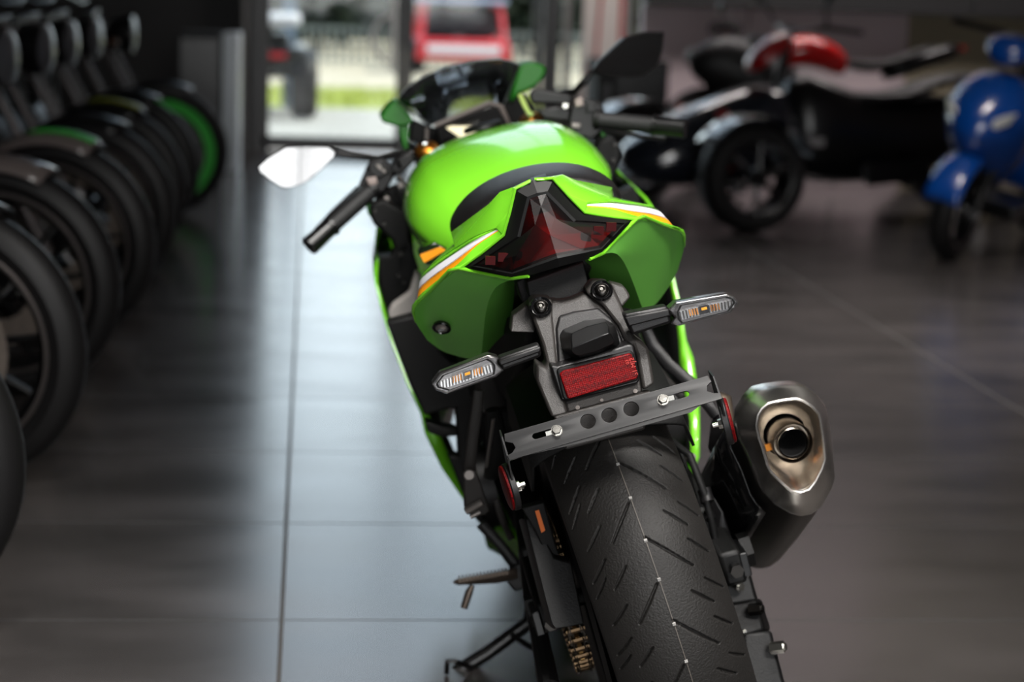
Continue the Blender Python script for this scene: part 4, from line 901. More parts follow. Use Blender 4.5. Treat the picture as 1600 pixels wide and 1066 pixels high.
sg = hb(boxpix([(893, 165), (905, 152), (938, 158), (945, 175), (942, 205), (925, 218), (900, 212), (888, 190)], .985, 1.04), 'switch_gear', satin, R_, .004)
hb(boxpix([(898, 155), (910, 151), (912, 165), (899, 168)], .975, .99), 'kill_switch', mat('button_grey', (1, 1, 1)), sg, .002)
hb(boxpix([(916, 158), (932, 158), (932, 176), (916, 176)], .975, .985), 'switch_pod', satin, sg, .002)
hb(boxpix([(892, 192), (908, 193), (906, 201), (893, 200)], .975, .985), 'starter_button', castlight, sg, .002)
hb(boxpix([(826, 148), (832, 138), (890, 146), (898, 156), (890, 164), (830, 162)], 1.02, 1.07), 'brake_reservoir', satin, R_, .005)
hb(boxpix([(838, 172), (870, 166), (892, 172), (890, 190), (850, 186)], 1.0, 1.05), 'lever_perch', satin, R_, .004)
for q, rr in (((883, 165), .005), ((934, 226), .0065), ((938, 240), .005)): MB().disc(A(*q, .975), (0, 1, 0), rr, .01, 14).build('bolt', zinc, R_)
MB().tube([A(940, 205, 1.05), A(990, 212, 1.08), A(1040, 216, 1.07)], [.007, .006, .007], 10, .6).build('brake_lever', satin, R_)
MB().tube([A(813, 150, 1.1), A(820, 165, 1.06), A(826, 176, 1.05), A(832, 180, 1.05)], .005, 8).build('key_tag', mat('pale_green_tag', (190, 215, 120), .5), R_)
hb(boxpix([(930, 205), (946, 218), (940, 250), (925, 245)], 1.0, 1.1), 'cable_bundle', matte, R_, .01)
slab([(936, 205), (942, 203), (951, 218), (944, 222)], 1.0, .03, 'fairing_tab', inner_green, R_)
# mirrors
mirror_m = mat('mirror_glass', (215, 215, 215), .02, metal=1.)
def mirror(out, stalk, y, yaw_, name='mirror'):
    P = [A(*p, y) for p in out]; c = sum(P, Vector())/len(P)
    Mr = Matrix.Rotation(yaw_[0], 4, 'Z') @ Matrix.Rotation(yaw_[1], 4, 'X')
    tilt = lambda p, s=1., off=0.: c+(Mr @ ((p-c)*s+Vector((0, off, 0))))
    r0, r1_, r2_, r3_ = [tilt(p, .96, -.004) for p in P], [tilt(p, 1.02) for p in P], [tilt(p, .85, .035) for p in P], [tilt(p, .4, .055) for p in P]
    h_ = MB().loft([r0, r1_, r2_, r3_]).build('mirror', satin, bike, angle=50)
    g = [tilt(p, .95, -.0055) for p in P]; link_mesh('mirror_glass', g, [tuple(range(len(g)))], mirror_m, h_)
    MB().tube([A(*p[:2], p[2]) for p in stalk], [.007]*len(stalk), 12).build('mirror_stalk', satin, h_)
mirror([(402, 261), (417, 247), (447, 229), (480, 227.5), (516, 229), (525, 236), (524, 243), (505, 262), (480, 284), (462, 291), (448, 294), (438, 292), (420, 280), (405, 268)],
       [(522, 238, 1.16), (545, 243, 1.16), (590, 248, 1.18), (636, 240, 1.22)], 1.15, (0, .06))
mirror([(923, 112), (935, 97), (978, 57), (1007, 50), (1038, 50), (1037, 77), (1031, 101), (1018, 112), (1003, 121), (960, 121), (932, 118)],
       [(926, 112, 1.16), (912, 128, 1.16), (898, 143, 1.18), (850, 150, 1.22)], 1.15, (.20, .16))
# instrument panel
dsh = hb([A(x, y, d) for x, y in ((680, 198), (688, 232), (765, 162), (782, 167), (800, 200)) for d in (1.2, 1.27)], 'instrument_panel', satin, bike, .005)
slab([(686, 201), (693, 228), (795, 196), (779, 171), (766, 167)], 1.192, .006, 'display', gloss, dsh, k=-.3, bevel=.001)
slab([(697, 200), (705, 197), (738, 197), (747, 208), (742, 213), (718, 214)], 1.186, .002, 'display_reflection', mat('display_glare', (235, 225, 190), .2, emit=.6), dsh, k=-.3, bevel=0)  # glowing patch painted for the bright reflection on the display
MB().tube([A(728, 188, 1.19), A(740, 187, 1.18), A(752, 193, 1.18)], .004).disc(A(754, 194, 1.18), (0, 1, 0), .006, .006).build('dash_cable', castlight, dsh)
MB().tube([A(679, 197, 1.19), A(765, 161, 1.20), A(783, 167, 1.2), A(797, 198, 1.18)], [.005, .006, .006, .004], 8).build('dash_rim', mat('grey_rim', (92, 84, 80), .45), dsh)
# windscreen: centre bubble and two side facets
clearw = pane_mat('screen_plastic', (.74, .75, .77), .07, .04, (.5, .52, .55), .06)
top = [A(622, 153, 1.22), A(635, 137, 1.20), A(660, 121, 1.17), A(692, 106, 1.14), A(735, 95, 1.12), A(780, 91.5, 1.13), A(800, 96, 1.16), A(813, 102, 1.2)]
bot = [A(623, 158, 1.26), A(645, 176, 1.28), A(670, 197, 1.30), A(700, 183, 1.40), A(730, 172, 1.42), A(768, 162, 1.40), A(780, 164, 1.32), A(786, 165, 1.28)]
md = [a.lerp(b, .5)+Vector((0, .0, .012 if 1 < i < 6 else .002)) for i, (a, b) in enumerate(zip(top, bot))]
VV, FF = grid([top, md, bot]); ws = link_mesh('windscreen', VV, FF, clearw, bike, angle=20, solid=.003)
MB().tube(top, [.0012]*8, 6).build('screen_edge', mat('screen_edge', (150, 156, 158), .25), ws)
MB().tube([bot[0], bot[1], bot[2]], [.002]*3, 6).tube([top[-1], md[-1], bot[-1]], [.0012]*3, 6).build('screen_edge', mat('screen_edge', (1, 1, 1)), ws)
# upper fairing shoulders and stays either side of the screen
sf = slab([(594, 181), (606, 166), (619, 156), (630, 170), (646, 187), (640, 196), (622, 198), (600, 192), (595, 188)], 1.26, .12, 'fairing_shoulder', inner_green, bike, bevel=.006)
slab([(621, 195), (640, 195), (637, 236), (630, 232)], 1.27, .06, 'fairing_stay', inner_green, sf, bevel=.004)
sf = slab([(812, 101), (830, 98), (849, 101), (854, 110), (848, 124), (837, 135), (822, 143), (812, 146), (797, 163), (801, 140)], 1.26, .12, 'fairing_shoulder', inner_green, bike, bevel=.006)
slab([(645, 187), (670, 198), (686, 202), (690, 235), (664, 235), (640, 215)], 1.29, .04, 'cockpit_liner', matte, bike, bevel=.004)
slab([(786, 165), (800, 150), (822, 146), (835, 175), (825, 200), (800, 200)], 1.29, .04, 'cockpit_liner', matte, bike, bevel=.004)
MB().tube([A(667, 200, 1.285), A(666, 232, 1.27)], .004).build('stay_rod', castlight, bike)
MB().loft([[Vector((x, y, z)) for x, z in ((0, zt), (w*.6, zt-.02), (w, zt-.09), (w*.9, zb), (-w*.9, zb), (-w, zt-.09), (-w*.6, zt-.02))] for y, w, zt, zb in ((1.42, .15, .87, .66), (1.55, .13, .84, .66), (1.68, .09, .79, .68), (1.74, .04, .74, .70))]).build('nose_fairing', green, bike, subsurf=1)
# front wheel
FW = (0, 1.46, .302)
MB().lathe([(.245, -.052), (.27, -.060), (.288, -.050), (.298, -.028), (.302, 0), (.298, .028), (.288, .050), (.27, .060), (.245, .052), (.222, .045), (.222, -.045)], FW, (1, 0, 0), 72, closed=True).build('front_tyre', rubber_old, bike)
wheel_rim('front_rim', FW, .222, .05, 5, black, bike)
for s in (-1, 1):
    MB().lathe([(.11, -.0025), (.165, -.0025), (.165, .0025), (.11, .0025)], (s*.075, 1.46, .302), (1, 0, 0), 48, closed=True).build('front_brake_disc', steeldark, bike)
    MB().hull([Vector((s*x, y, z)) for x in (.06, .10) for y, z in ((1.33, .38), (1.40, .42), (1.33, .28), (1.27, .32))]).build('front_caliper', black, bike, bevel=.004)
b = MB(); b.loft([[Vector((.068*math.sin(t*1.3), 1.46+.325*math.cos(math.radians(a))*(1), .302+.325*math.sin(math.radians(a))-.045*(1-math.cos(t*1.3)))) for t in [-1+.2*i for i in range(11)]] for a in range(20, 150, 10)], closed=False, cap=False)
b.build('front_mudguard', green, bike, solid=.003)

# dark filler behind the left fairing edge, with the openings through which the floor shows
for pz in ([(604, 505), (646, 494), (690, 552), (748, 600), (746, 636), (700, 640), (664, 650), (640, 600)], [(712, 634), (748, 630), (752, 745), (745, 800), (728, 770), (716, 715)],
           [(664, 660), (690, 668), (714, 672), (716, 682), (690, 684), (668, 676)], [(700, 712), (720, 716), (745, 790), (770, 830), (745, 815), (722, 770)]):
    slab(pz, .56, .05, 'inner_cowl', matte, bike, bevel=.004)

MB().hull([Vector((x, y, z)) for x in (-.13, .13) for y, z in ((1.28, .86), (1.32, .895), (1.5, .89), (1.62, .84))]).build('cowl_liner', matte, bike, bevel=.01)
# ------------------------------------------------------------------ other machines in the showroom
blk = mat('showroom_black_paint', (12, 12, 13), .3); tyre_b = mat('background_tyre', (14, 13, 14), .55, spec=.35)
rimline = mat('polished_rim_line', (135, 128, 126), .35, metal=.9); dsc = mat('drilled_disc_steel', (132, 122, 114), .5, metal=.6, noise=(60, .35))
forkm = mat('fork_tube_steel', (70, 66, 66), .45, metal=.6)
def add_wheel(par, c, R, w, spokes=9, disc=True, prefix='front', rimm=None, n=56, edge=None):
    c = Vector(c); ax = (0, 1, 0)
    t = MB().lathe([(R-.07, -w*.8), (R-.045, -w), (R-.02, -w*.8), (R-.004, -w*.4), (R, 0), (R-.004, w*.4), (R-.02, w*.8), (R-.045, w), (R-.07, w*.8)], c, ax, n, cap=False)
    t = t.build(prefix+'_tyre', tyre_b, par)
    b = MB().lathe([(R-.07, -w*.8), (R-.085, -w*.8), (R-.105, -w*.2), (R-.105, w*.2), (R-.085, w*.8), (R-.07, w*.8)], c, ax, n)
    b = MB().lathe([(R-.07, -w*.8), (R-.085, -w*.8), (R-.105, -w*.2), (R-.105, w*.2), (R-.085, w*.8), (R-.07, w*.8)], c, ax, n, closed=True)
    b.lathe([(.035, -.05), (.045, -.03), (.045, .03), (.035, .05)], c, ax, 16)
    for i in range(spokes):
        a = 2*PI*i/spokes; u = Vector((math.cos(a), 0, math.sin(a))); v = Vector((math.cos(a+.12), 0, math.sin(a+.12)))
        b.tube([c+u*.04, c+v*(R-.095)], [.010, .008], 6)
    rm = b.build(prefix+'_rim', rimm or blk, par)
    MB().torus(c+Vector((0, -w*.82, 0)), ax, R-.078, .006, n, 6).torus(c+Vector((0, w*.82, 0)), ax, R-.078, .006, n, 6).build('rim_line', edge or rimline, rm)
    if disc:
        MB().lathe([(.095, -.002), (.165, -.002), (.165, .002), (.095, .002)], c+Vector((0, -w-.01, 0)), ax, n, closed=True).build(prefix+'_brake_disc', dsc, par)
        MB().hull([c+Vector((x, -w-.01+y, z)) for x in (-.16, -.10) for y in (-.025, .025) for z in (-.02, .09)]).build(prefix+'_caliper', blk, par, bevel=.005)
def cruiser(name, label, loc, rz, lean, paint, accent=None, group='parked motorcycles along the left wall', lampm=None, style=0):
    """origin at the front wheel's contact; the machine faces +x"""
    r = thing(name, label, 'motorcycle', loc, (0, 0, 0), group); r.rotation_euler = Euler((lean, 0, rz))
    R = .325
    add_wheel(r, (0, 0, R), R, .046, 9+style); add_wheel(r, (-1.52, 0, R-.01), R-.01, .075, 7, True, 'rear', n=40)
    k = Vector((-.46, 0, .89)).normalized()
    for s in (-1, 1):
        p = Vector((0, s*.105, R)); MB().tube([p-k*.03, p+k*.28], .024, 12).tube([p+k*.27, p+k*.74], .017, 12).build('fork_leg', forkm, r)
    fd = MB(); rings = []
    for a in range(64, 153, 8):
        a_ = math.radians(a); rings.append([Vector((math.cos(a_)*(R+.022-.03*abs(t)**2.2), t*.075, R+math.sin(a_)*(R+.022-.03*abs(t)**2.2))) for t in (-1, -.75, -.4, 0, .4, .75, 1)])
    fd.loft(rings, closed=False, cap=False); f_ = fd.build('front_mudguard', paint, r, solid=.003)
    if accent:
        ar = [[Vector((math.cos(math.radians(a))*(R+.026), t*.03, R+math.sin(math.radians(a))*(R+.026))) for t in (-1, 1)] for a in range(66, 108, 6)]
        MB().loft(ar, closed=False, cap=False).build('mudguard_stripe', accent, f_, solid=.002)
    top = Vector((0, 0, R))+k*.74
    MB().hull([top+Vector((x, y, z)) for x in (-.05, .03) for y in (-.13, .13) for z in (-.015, .015)]).hull([top-k*.16+Vector((x, y, z)) for x in (-.04, .04) for y in (-.13, .13) for z in (-.015, .015)]).build('triple_clamp', blk, r, bevel=.005)
    hl = MB().lathe([(.03, -.10), (.075, -.06), (.09, 0), (.092, .03)], top-k*.10+Vector((.13, 0, 0)), (1, 0, 0), 28).build('headlight', blk, r)
    MB().lathe([(.088, .0), (.06, .012), (0, .018)], top-k*.10+Vector((.16, 0, 0)), (1, 0, 0), 28).build('headlight_glass', lampm or mat('dim_lamp_glass', (60, 62, 66), .3), hl)
    hb_ = MB().tube([top+Vector((-.24, -.34, .10)), top+Vector((-.10, -.30, .13)), top+Vector((-.03, -.08, .06)), top+Vector((-.03, .08, .06)), top+Vector((-.10, .30, .13)), top+Vector((-.24, .34, .10))], .012, 10).build('handlebar', blk, r)
    for s in (-1, 1):
        MB().tube([top+Vector((-.24, s*.34, .10)), top+Vector((-.13, s*.305, .125))], .019, 12).build('rubber_grip', tyre_b, hb_)
        MB().tube([top+Vector((-.12, s*.28, .13)), top+Vector((-.10, s*.31, .30))], .006, 8).build('mirror_stalk', forkm, hb_)
        mm = MB().lathe([(.02, -.015), (.05, -.005), (.052, .004), (0, .006)], top+Vector((-.10, s*.32, .33)), (-1, 0, 0), 20).build('mirror', blk, r)
        MB().lathe([(.012, 0), (.02, .02), (.016, .05), (0, .055)], top-k*.12+Vector((.05, s*.19, 0)), (1, 0, 0), 14).build('indicator', mat('smoked_amber', (60, 34, 16), .4), r)
    MB().loft([[Vector((x, y, z)) for y, z in ((0, zt), (w*.6, zt-.015), (w, zt-.08), (w*.8, zt-.17), (-w*.8, zt-.17), (-w, zt-.08), (-w*.6, zt-.015))] for x, w, zt in ((-.50, .06, .93), (-.60, .13, .97), (-.78, .15, .96), (-.95, .09, .90), (-1.02, .05, .86))]).build('fuel_tank', paint, r, subsurf=1)
    MB().loft([[Vector((x, y, z)) for y, z in ((0, zt), (w, zt-.02), (w*.9, zt-.09), (-w*.9, zt-.09), (-w, zt-.02))] for x, w, zt in ((-.95, .07, .82), (-1.1, .15, .76), (-1.35, .16, .77), (-1.5, .12, .83), (-1.62, .08, .84))]).build('seat', fabric, r, subsurf=1)
    e = MB().hull([Vector((x, y, z)) for x, z in ((-.55, .22), (-.50, .42), (-.62, .55), (-1.1, .52), (-1.15, .25)) for y in (-.14, .14)]); e = e.build('engine', blk, r, bevel=.02)
    for dx, an in ((-.68, .35), (-.92, -.35)):
        c = MB()
        for i in range(7): c.box((dx+math.sin(an)*i*.028, 0, .54+math.cos(an)*i*.028), (.16, .2, .012), (0, an, 0))
        c.build('cylinder_fins', satin, e)
    MB().tube([(-.6, -.14, .5), (-.5, -.19, .3), (-.8, -.20, .22), (-1.7, -.21, .27)], [.022, .024, .03, .045], 12).build('exhaust_pipe', forkm, r)
    MB().loft([[Vector((math.cos(math.radians(a))*(R+.03)-1.52, y, R+math.sin(math.radians(a))*(R+.03))) for y in (-.1, -.05, 0, .05, .1)] for a in range(40, 190, 12)], closed=False, cap=False).build('rear_mudguard', paint, r, solid=.004)
    MB().tube([(-.55, .08, .8), (-.5, .1, .3), (-1.1, .12, .25), (-1.52, .11, R)], .018, 8).tube([(-.55, -.08, .8), (-1.1, -.11, .6), (-1.52, -.11, R)], .016, 8).build('frame', blk, r)
    MB().tube([(-.85, .14, .22), (-.80, .36, 0-.36*math.tan(lean)*-1*0+.012)], .010, 8).build('side_stand', blk, r)
    return r
gtape = mat('green_rim_tape', (40, 165, 45), .5); yel = mat('yellow_green_paint', (120, 124, 16), .5)
greyf = mat('pewter_paint', (92, 84, 82), .3, coat=.5)
left = [
 (-.80, 3.42, blk, None, 'black cruiser motorcycle cut off by the lower left corner, nearest of the left row', 0, None),
 (-.81, 4.47, blk, None, 'second motorcycle from the front in the left row, with big drilled brake disc', 1, None),
 (-.83, 5.42, greyf, None, 'third motorcycle of the left row, grey mudguard arching over its front wheel', 0, None),
 (-.80, 6.32, greyf, gtape, 'fourth motorcycle of the left row, grey mudguard with a short green stripe', 2, None),
 (-.80, 7.22, blk, None, 'fifth motorcycle of the left row, all black with thin rim line', 0, None),
 (-.81, 8.05, blk, yel, 'sixth motorcycle of the left row, olive yellow stripe on its mudguard', 1, None),
 (-.81, 8.95, blk, None, 'seventh motorcycle of the left row, black, just in front of the green wheel', 0, None),
 (-.80, 9.85, blk, None, 'last motorcycle of the left row, bright green tape inside its front wheel', 0, gtape)]
for x, y, paint, acc, lab, st, tape in left:
    o = cruiser('cruiser_motorcycle', lab, (x+.02 if tape is None else -.72, y, 0), (-.24 if tape is None else -.02)+random.uniform(-.04, .04), .10, paint, acc, style=st)
    if tape: 
        MB().lathe([(.262, -.05), (.215, -.048), (.215, -.060), (.262, -.062)], (0, 0, .325), (0, 1, 0), 56, closed=True).build('rim_tape', tape, o)

# three-wheeled roadster
tr_ = thing('three_wheeled_roadster', 'black three wheeled roadster with two open front wheels beside the right aisle', 'roadster', (2.03, 10.35, 0), (0, 0, .26))
pearl = mat('dark_pearl_body', (26, 30, 38), .18, coat=.8); spk = mat('machined_spoke', (130, 128, 128), .3, metal=.9)
R = .275
for s, nm in ((-1, 'front'), (1, 'front')):
    c = Vector((0, s*.70, R)); w = .095
    t = MB().lathe([(.19, -w), (.235, -w*1.05), (.262, -w*.85), (R, -w*.5), (R, w*.5), (.262, w*.85), (.235, w*1.05), (.19, w)], c, (0, 1, 0), 56, cap=False).build('front_tyre', tyre_b, tr_)
    b = MB().lathe([(.195, -w), (.18, -w*.9), (.17, 0), (.18, w*.9), (.195, w)], c, (0, 1, 0), 48, closed=False); 
    b = MB().lathe([(.195, -w), (.18, -w*.9), (.17, w*.2), (.18, w*.9), (.195, w)], c, (0, 1, 0), 48, closed=True).disc(c+Vector((0, -w*.55, 0)), (0, 1, 0), .05, .05)
    for i in range(6):
        a = i*PI/3+.4; b.tube([c+Vector((math.cos(a)*.04, -w*.7, math.sin(a)*.04)), c+Vector((math.cos(a+.1)*.18, -w*.8, math.sin(a+.1)*.18))], [.016, .011], 8)
    rr = b.build('front_rim', blk, tr_); hl = MB()
    for i in (0, 2, 3, 4): a = i*PI/3+.42; MB().box(c+Vector((math.cos(a)*.13, -w*.98, math.sin(a)*.13)), (.06, .006, .022), (0, -a, 0)).build('spoke_insert', spk, rr)
    fr2 = [[Vector((math.cos(math.radians(a))*(R+.035)*1.0, s*.70+y, R+math.sin(math.radians(a))*(R+.035-.25*y*y))) for y in (-.12, -.08, -.02, .05, .12)] for a in range(20, 150, 9)]
    MB().loft(fr2, closed=False, cap=False).build('front_mudguard', pearl, tr_, solid=.006)
    for z in (.20, .32): MB().tube([(.0, s*.62, z), (.12, s*.22, z+.03)], .016, 8).tube([(.0, s*.62, z), (-.12, s*.22, z+.03)], .016, 8).build('suspension_arm', satin, tr_)
    MB().tube([(.0, s*.45, .3), (.05, s*.24, .56)], .035, 12).build('shock_absorber', mat('red_spring', (150, 20, 18), .4), tr_)
MB().loft([[Vector((x, y, z)) for y, z in ((0, zt), (w*.7, zt-.03), (w, (zt+zb)/2), (w*.8, zb), (-w*.8, zb), (-w, (zt+zb)/2), (-w*.7, zt-.03))] for x, w, zt, zb in ((-.42, .10, .36, .24), (-.30, .26, .46, .16), (0, .30, .60, .14), (.35, .26, .74, .16), (.6, .20, .72, .18))]).build('nose_body', pearl, tr_, subsurf=1)
MB().loft([[Vector((x, y, z)) for y, z in ((0, zt), (w*.7, zt-.03), (w, (zt+zb)/2), (w*.8, zb), (-w*.8, zb), (-w, (zt+zb)/2), (-w*.7, zt-.03))] for x, w, zt, zb in ((.5, .20, .80, .2), (.75, .22, .78, .16), (1.1, .2, .62, .16), (1.5, .2, .66, .22), (1.95, .16, .76, .5))]).build('main_body', blk, tr_, subsurf=1)
MB().loft([[Vector((x, y, z)) for y, z in ((0, zt), (w, zt-.02), (w*.9, zt-.08), (-w*.9, zt-.08), (-w, zt-.02))] for x, w, zt in ((.85, .12, .70), (1.05, .18, .68), (1.3, .18, .70), (1.42, .15, .78), (1.75, .13, .82))]).build('seat', fabric, tr_, subsurf=1)
add_wheel(tr_, (1.66, 0, .30), .30, .11, 6, True, 'rear', n=40)
MB().tube([(.78, -.38, 1.0), (.62, -.26, 1.02), (.55, 0, .98), (.62, .26, 1.02), (.78, .38, 1.0)], .014, 10).tube([(.5, 0, .7), (.55, 0, .98)], .03, 10).build('handlebar', blk, tr_)
MB().loft([[Vector((x, y, z)) for y, z in ((0, zt), (w, zt-.05), (w, zt-.14), (-w, zt-.14), (-w, zt-.05))] for x, w, zt in ((.30, .10, .86), (.42, .15, .98), (.55, .12, 1.04))]).build('front_cowl', mat('red_panel', (150, 18, 20), .3, coat=.6), tr_, subsurf=1)
for s in (-1, 1):
    MB().tube([(.62, s*.28, 1.02), (.55, s*.36, 1.18)], .007).build('mirror_stalk', blk, tr_); MB().lathe([(.02, -.02), (.06, 0), (.06, .006), (0, .008)], (.55, s*.39, 1.2), (1, 0, 0), 20).build('mirror', blk, tr_)
    MB().lathe([(.03, -.03), (.055, 0), (0, .012)], (-.26, s*.17, .44), (-1, 0, .2), 20).build('headlight', chrome, tr_)
MB().box((.55, -.235, .42), (.24, .006, .045), (0, .05, 0)).build('side_badge', mat('pale_badge', (150, 146, 146), .4), tr_)
MB().hull([Vector((x, -.24+y, z)) for x, z in ((.9, .30), (1.3, .34), (1.35, .22), (.95, .18)) for y in (-.03, .03)]).build('side_step', satin, tr_, bevel=.01)

# red machines standing behind the roadster
redp = mat('bright_red_paint', (205, 20, 20), .25, coat=.8)
def small_bike(name, label, loc, rz, paint, lean=.12, group=None):
    r = thing(name, label, 'motorcycle', loc, (lean, 0, rz), group); R = .31
    add_wheel(r, (0, 0, R), R, .05, 5); add_wheel(r, (-1.42, 0, R), R, .08, 5, True, 'rear', n=40)
    k = Vector((-.42, 0, .9)).normalized()
    for s in (-1, 1): MB().tube([(0, s*.09, R), Vector((0, s*.09, R))+k*.68], .024, 10).build('fork_leg', forkm, r)
    top = Vector((0, 0, R))+k*.66
    MB().loft([[Vector((x, y, z)) for y, z in ((0, zt), (w*.7, zt-.03), (w, (zt+zb)/2), (w*.5, zb), (-w*.5, zb), (-w, (zt+zb)/2), (-w*.7, zt-.03))] for x, w, zt, zb in ((.12, .05, .82, .70), (.0, .13, .93, .60), (-.2, .18, .98, .5), (-.45, .20, .80, .32), (-.8, .17, .62, .22))]).build('front_fairing', satin, r, subsurf=1)
    MB().loft([[Vector((x, y, z)) for y, z in ((0, zt), (w*.7, zt-.02), (w, zt-.09), (w*.7, zt-.2), (-w*.7, zt-.2), (-w, zt-.09), (-w*.7, zt-.02))] for x, w, zt in ((-.42, .08, .90), (-.55, .15, .97), (-.72, .16, .96), (-.92, .08, .86))]).build('fuel_tank', paint, r, subsurf=1)
    MB().loft([[Vector((x, y, z)) for y, z in ((0, zt), (w, zt-.02), (w*.8, zt-.08), (-w*.8, zt-.08), (-w, zt-.02))] for x, w, zt in ((-.88, .06, .84), (-1.05, .15, .80), (-1.2, .13, .84), (-1.5, .08, .96))]).build('seat', fabric, r, subsurf=1)
    MB().loft([[Vector((x, y, z)) for y, z in ((0, zt), (w, zt-.04), (w*.8, zt-.14), (-w*.8, zt-.14), (-w, zt-.04))] for x, w, zt in ((-1.1, .12, .78), (-1.4, .13, .90), (-1.68, .05, .98))]).build('tail_cowl', blk, r, subsurf=1)
    MB().hull([Vector((x, y, z)) for x, z in ((-.4, .3), (-.45, .6), (-.95, .55), (-1.0, .28), (-.6, .18)) for y in (-.13, .13)]).build('engine', blk, r, bevel=.02)
    MB().tube([(-.95, .08, .4), (-1.42, .10, R)], .028, 8).tube([(-.95, -.08, .4), (-1.42, -.10, R)], .028, 8).build('swing_arm', satin, r)
    MB().tube([top+Vector((-.10, -.34, -.02)), top+Vector((0, -.10, .02)), top+Vector((0, .10, .02)), top+Vector((-.10, .34, -.02))], .013, 10).build('handlebar', blk, r)
    MB().lathe([(.06, -.02), (.05, .01), (0, .02)], (.115, .0, .80), (1, 0, 0), 20).build('headlight', satin, r)
    for s in (-1, 1):
        MB().tube([top+Vector((.05, s*.1, .08)), top+Vector((.10, s*.32, .22))], .007).build('mirror_stalk', blk, r)
        MB().lathe([(.02, -.02), (.055, 0), (.05, .006), (0, .008)], top+Vector((.10, s*.36, .24)), (-1, 0, 0), 18).build('mirror', blk, r)
    MB().box((-1.66, 0, .90), (.02, .09, .03)).build('tail_lamp', redplastic, r)
    MB().tube([(-.75, .13, .25), (-.72, .32, .02)], .010, 8).build('side_stand', blk, r)
    return r
small_bike('red_motorcycle', 'red sport motorcycle standing behind the black three wheeled roadster', (2.45, 12.0, 0), PI+.06, redp)
small_bike('red_motorcycle', 'darker red motorcycle further right, half hidden behind the blue scooter', (4.6, 12.1, 0), PI+.06, mat('dark_red_paint', (120, 14, 18), .3, coat=.5))

# blue scooter at the right edge
bl = mat('electric_blue_paint', (4, 62, 138), .25, coat=.9)
sc = thing('blue_scooter', 'bright blue scooter at the right edge, seen from its front wheel', 'scooter', (2.93, 8.75, 0), (.0, 0, 4.05)); R = .25
sc.rotation_euler = Euler((-.20, 0, 4.05))
add_wheel(sc, (0, 0, R), R, .055, 8); add_wheel(sc, (-1.3, 0, R), R, .06, 8, False, 'rear', n=40)
k = Vector((-.40, 0, .9)).normalized()
for s in (-1, 1): MB().tube([(0, s*.08, R), Vector((0, s*.08, R))+k*.35], .024, 10).build('fork_leg', blk, sc)
MB().loft([[Vector((math.cos(math.radians(a))*(R+.04), y, R+math.sin(math.radians(a))*(R+.04-abs(y)*.5))) for y in (-.085, -.05, 0, .05, .085)] for a in range(10, 130, 10)], closed=False, cap=False).build('front_mudguard', bl, sc, solid=.004)
MB().loft([[Vector((x, y, z)) for y, z in ((0, zt), (w*.75, zt-.03), (w, (zt+zb)/2), (w*.5, zb), (-w*.5, zb), (-w, (zt+zb)/2), (-w*.75, zt-.03))] for x, w, zt, zb in ((.18, .04, .66, .56), (.10, .16, .80, .50), (-.05, .24, .90, .40), (-.22, .23, .90, .32), (-.30, .16, .84, .3))]).build('front_apron', bl, sc, subsurf=1)
for s in (-1, 1):
    MB().hull([Vector((.13, s*.03, .65)), Vector((.12, s*.13, .72)), Vector((.07, s*.17, .74)), Vector((.09, s*.15, .68)), Vector((.15, s*.05, .60)), Vector((.02, s*.14, .70))]).build('headlight', mat('headlamp_lens', (205, 205, 200), .15), sc, bevel=.005)
    MB().tube([(-.22, s*.24, 1.08), (-.20, s*.30, 1.28)], .006).build('mirror_stalk', blk, sc); MB().lathe([(.03, -.02), (.055, 0), (.05, .01), (0, .012)], (-.20, s*.32, 1.33), (-1, 0, 0), 20).build('mirror', blk, sc)
MB().loft([[Vector((x, y, z)) for y, z in ((0, zt), (w, zt-.03), (w*.8, zt-.12), (-w*.8, zt-.12), (-w, zt-.03))] for x, w, zt in ((-.02, .06, 1.0), (-.10, .16, 1.06), (-.24, .14, 1.07), (-.32, .06, 1.03))]).build('handlebar_cowl', bl, sc, subsurf=1)
MB().tube([(-.24, -.34, 1.04), (-.22, 0, 1.04), (-.24, .34, 1.04)], .016, 10).build('handlebar', blk, sc)
MB().hull([Vector((x, y, z)) for x in (-.3, -.75) for y in (-.17, .17) for z in (.2, .27)]).build('footboard', blk, sc, bevel=.01)
MB().loft([[Vector((x, y, z)) for y, z in ((0, zt), (w, zt-.05), (w, zb+.05), (w*.6, zb), (-w*.6, zb), (-w, zb+.05), (-w, zt-.05))] for x, w, zt, zb in ((-.72, .14, .66, .25), (-.9, .19, .72, .3), (-1.2, .19, .74, .4), (-1.6, .09, .72, .6))]).build('rear_body', bl, sc, subsurf=1)
MB().loft([[Vector((x, y, z)) for y, z in ((0, zt), (w, zt-.02), (w, zt-.08), (-w, zt-.08), (-w, zt-.02))] for x, w, zt in ((-.7, .12, .75), (-.95, .17, .79), (-1.2, .16, .81), (-1.55, .08, .84))]).build('seat', fabric, sc, subsurf=1)

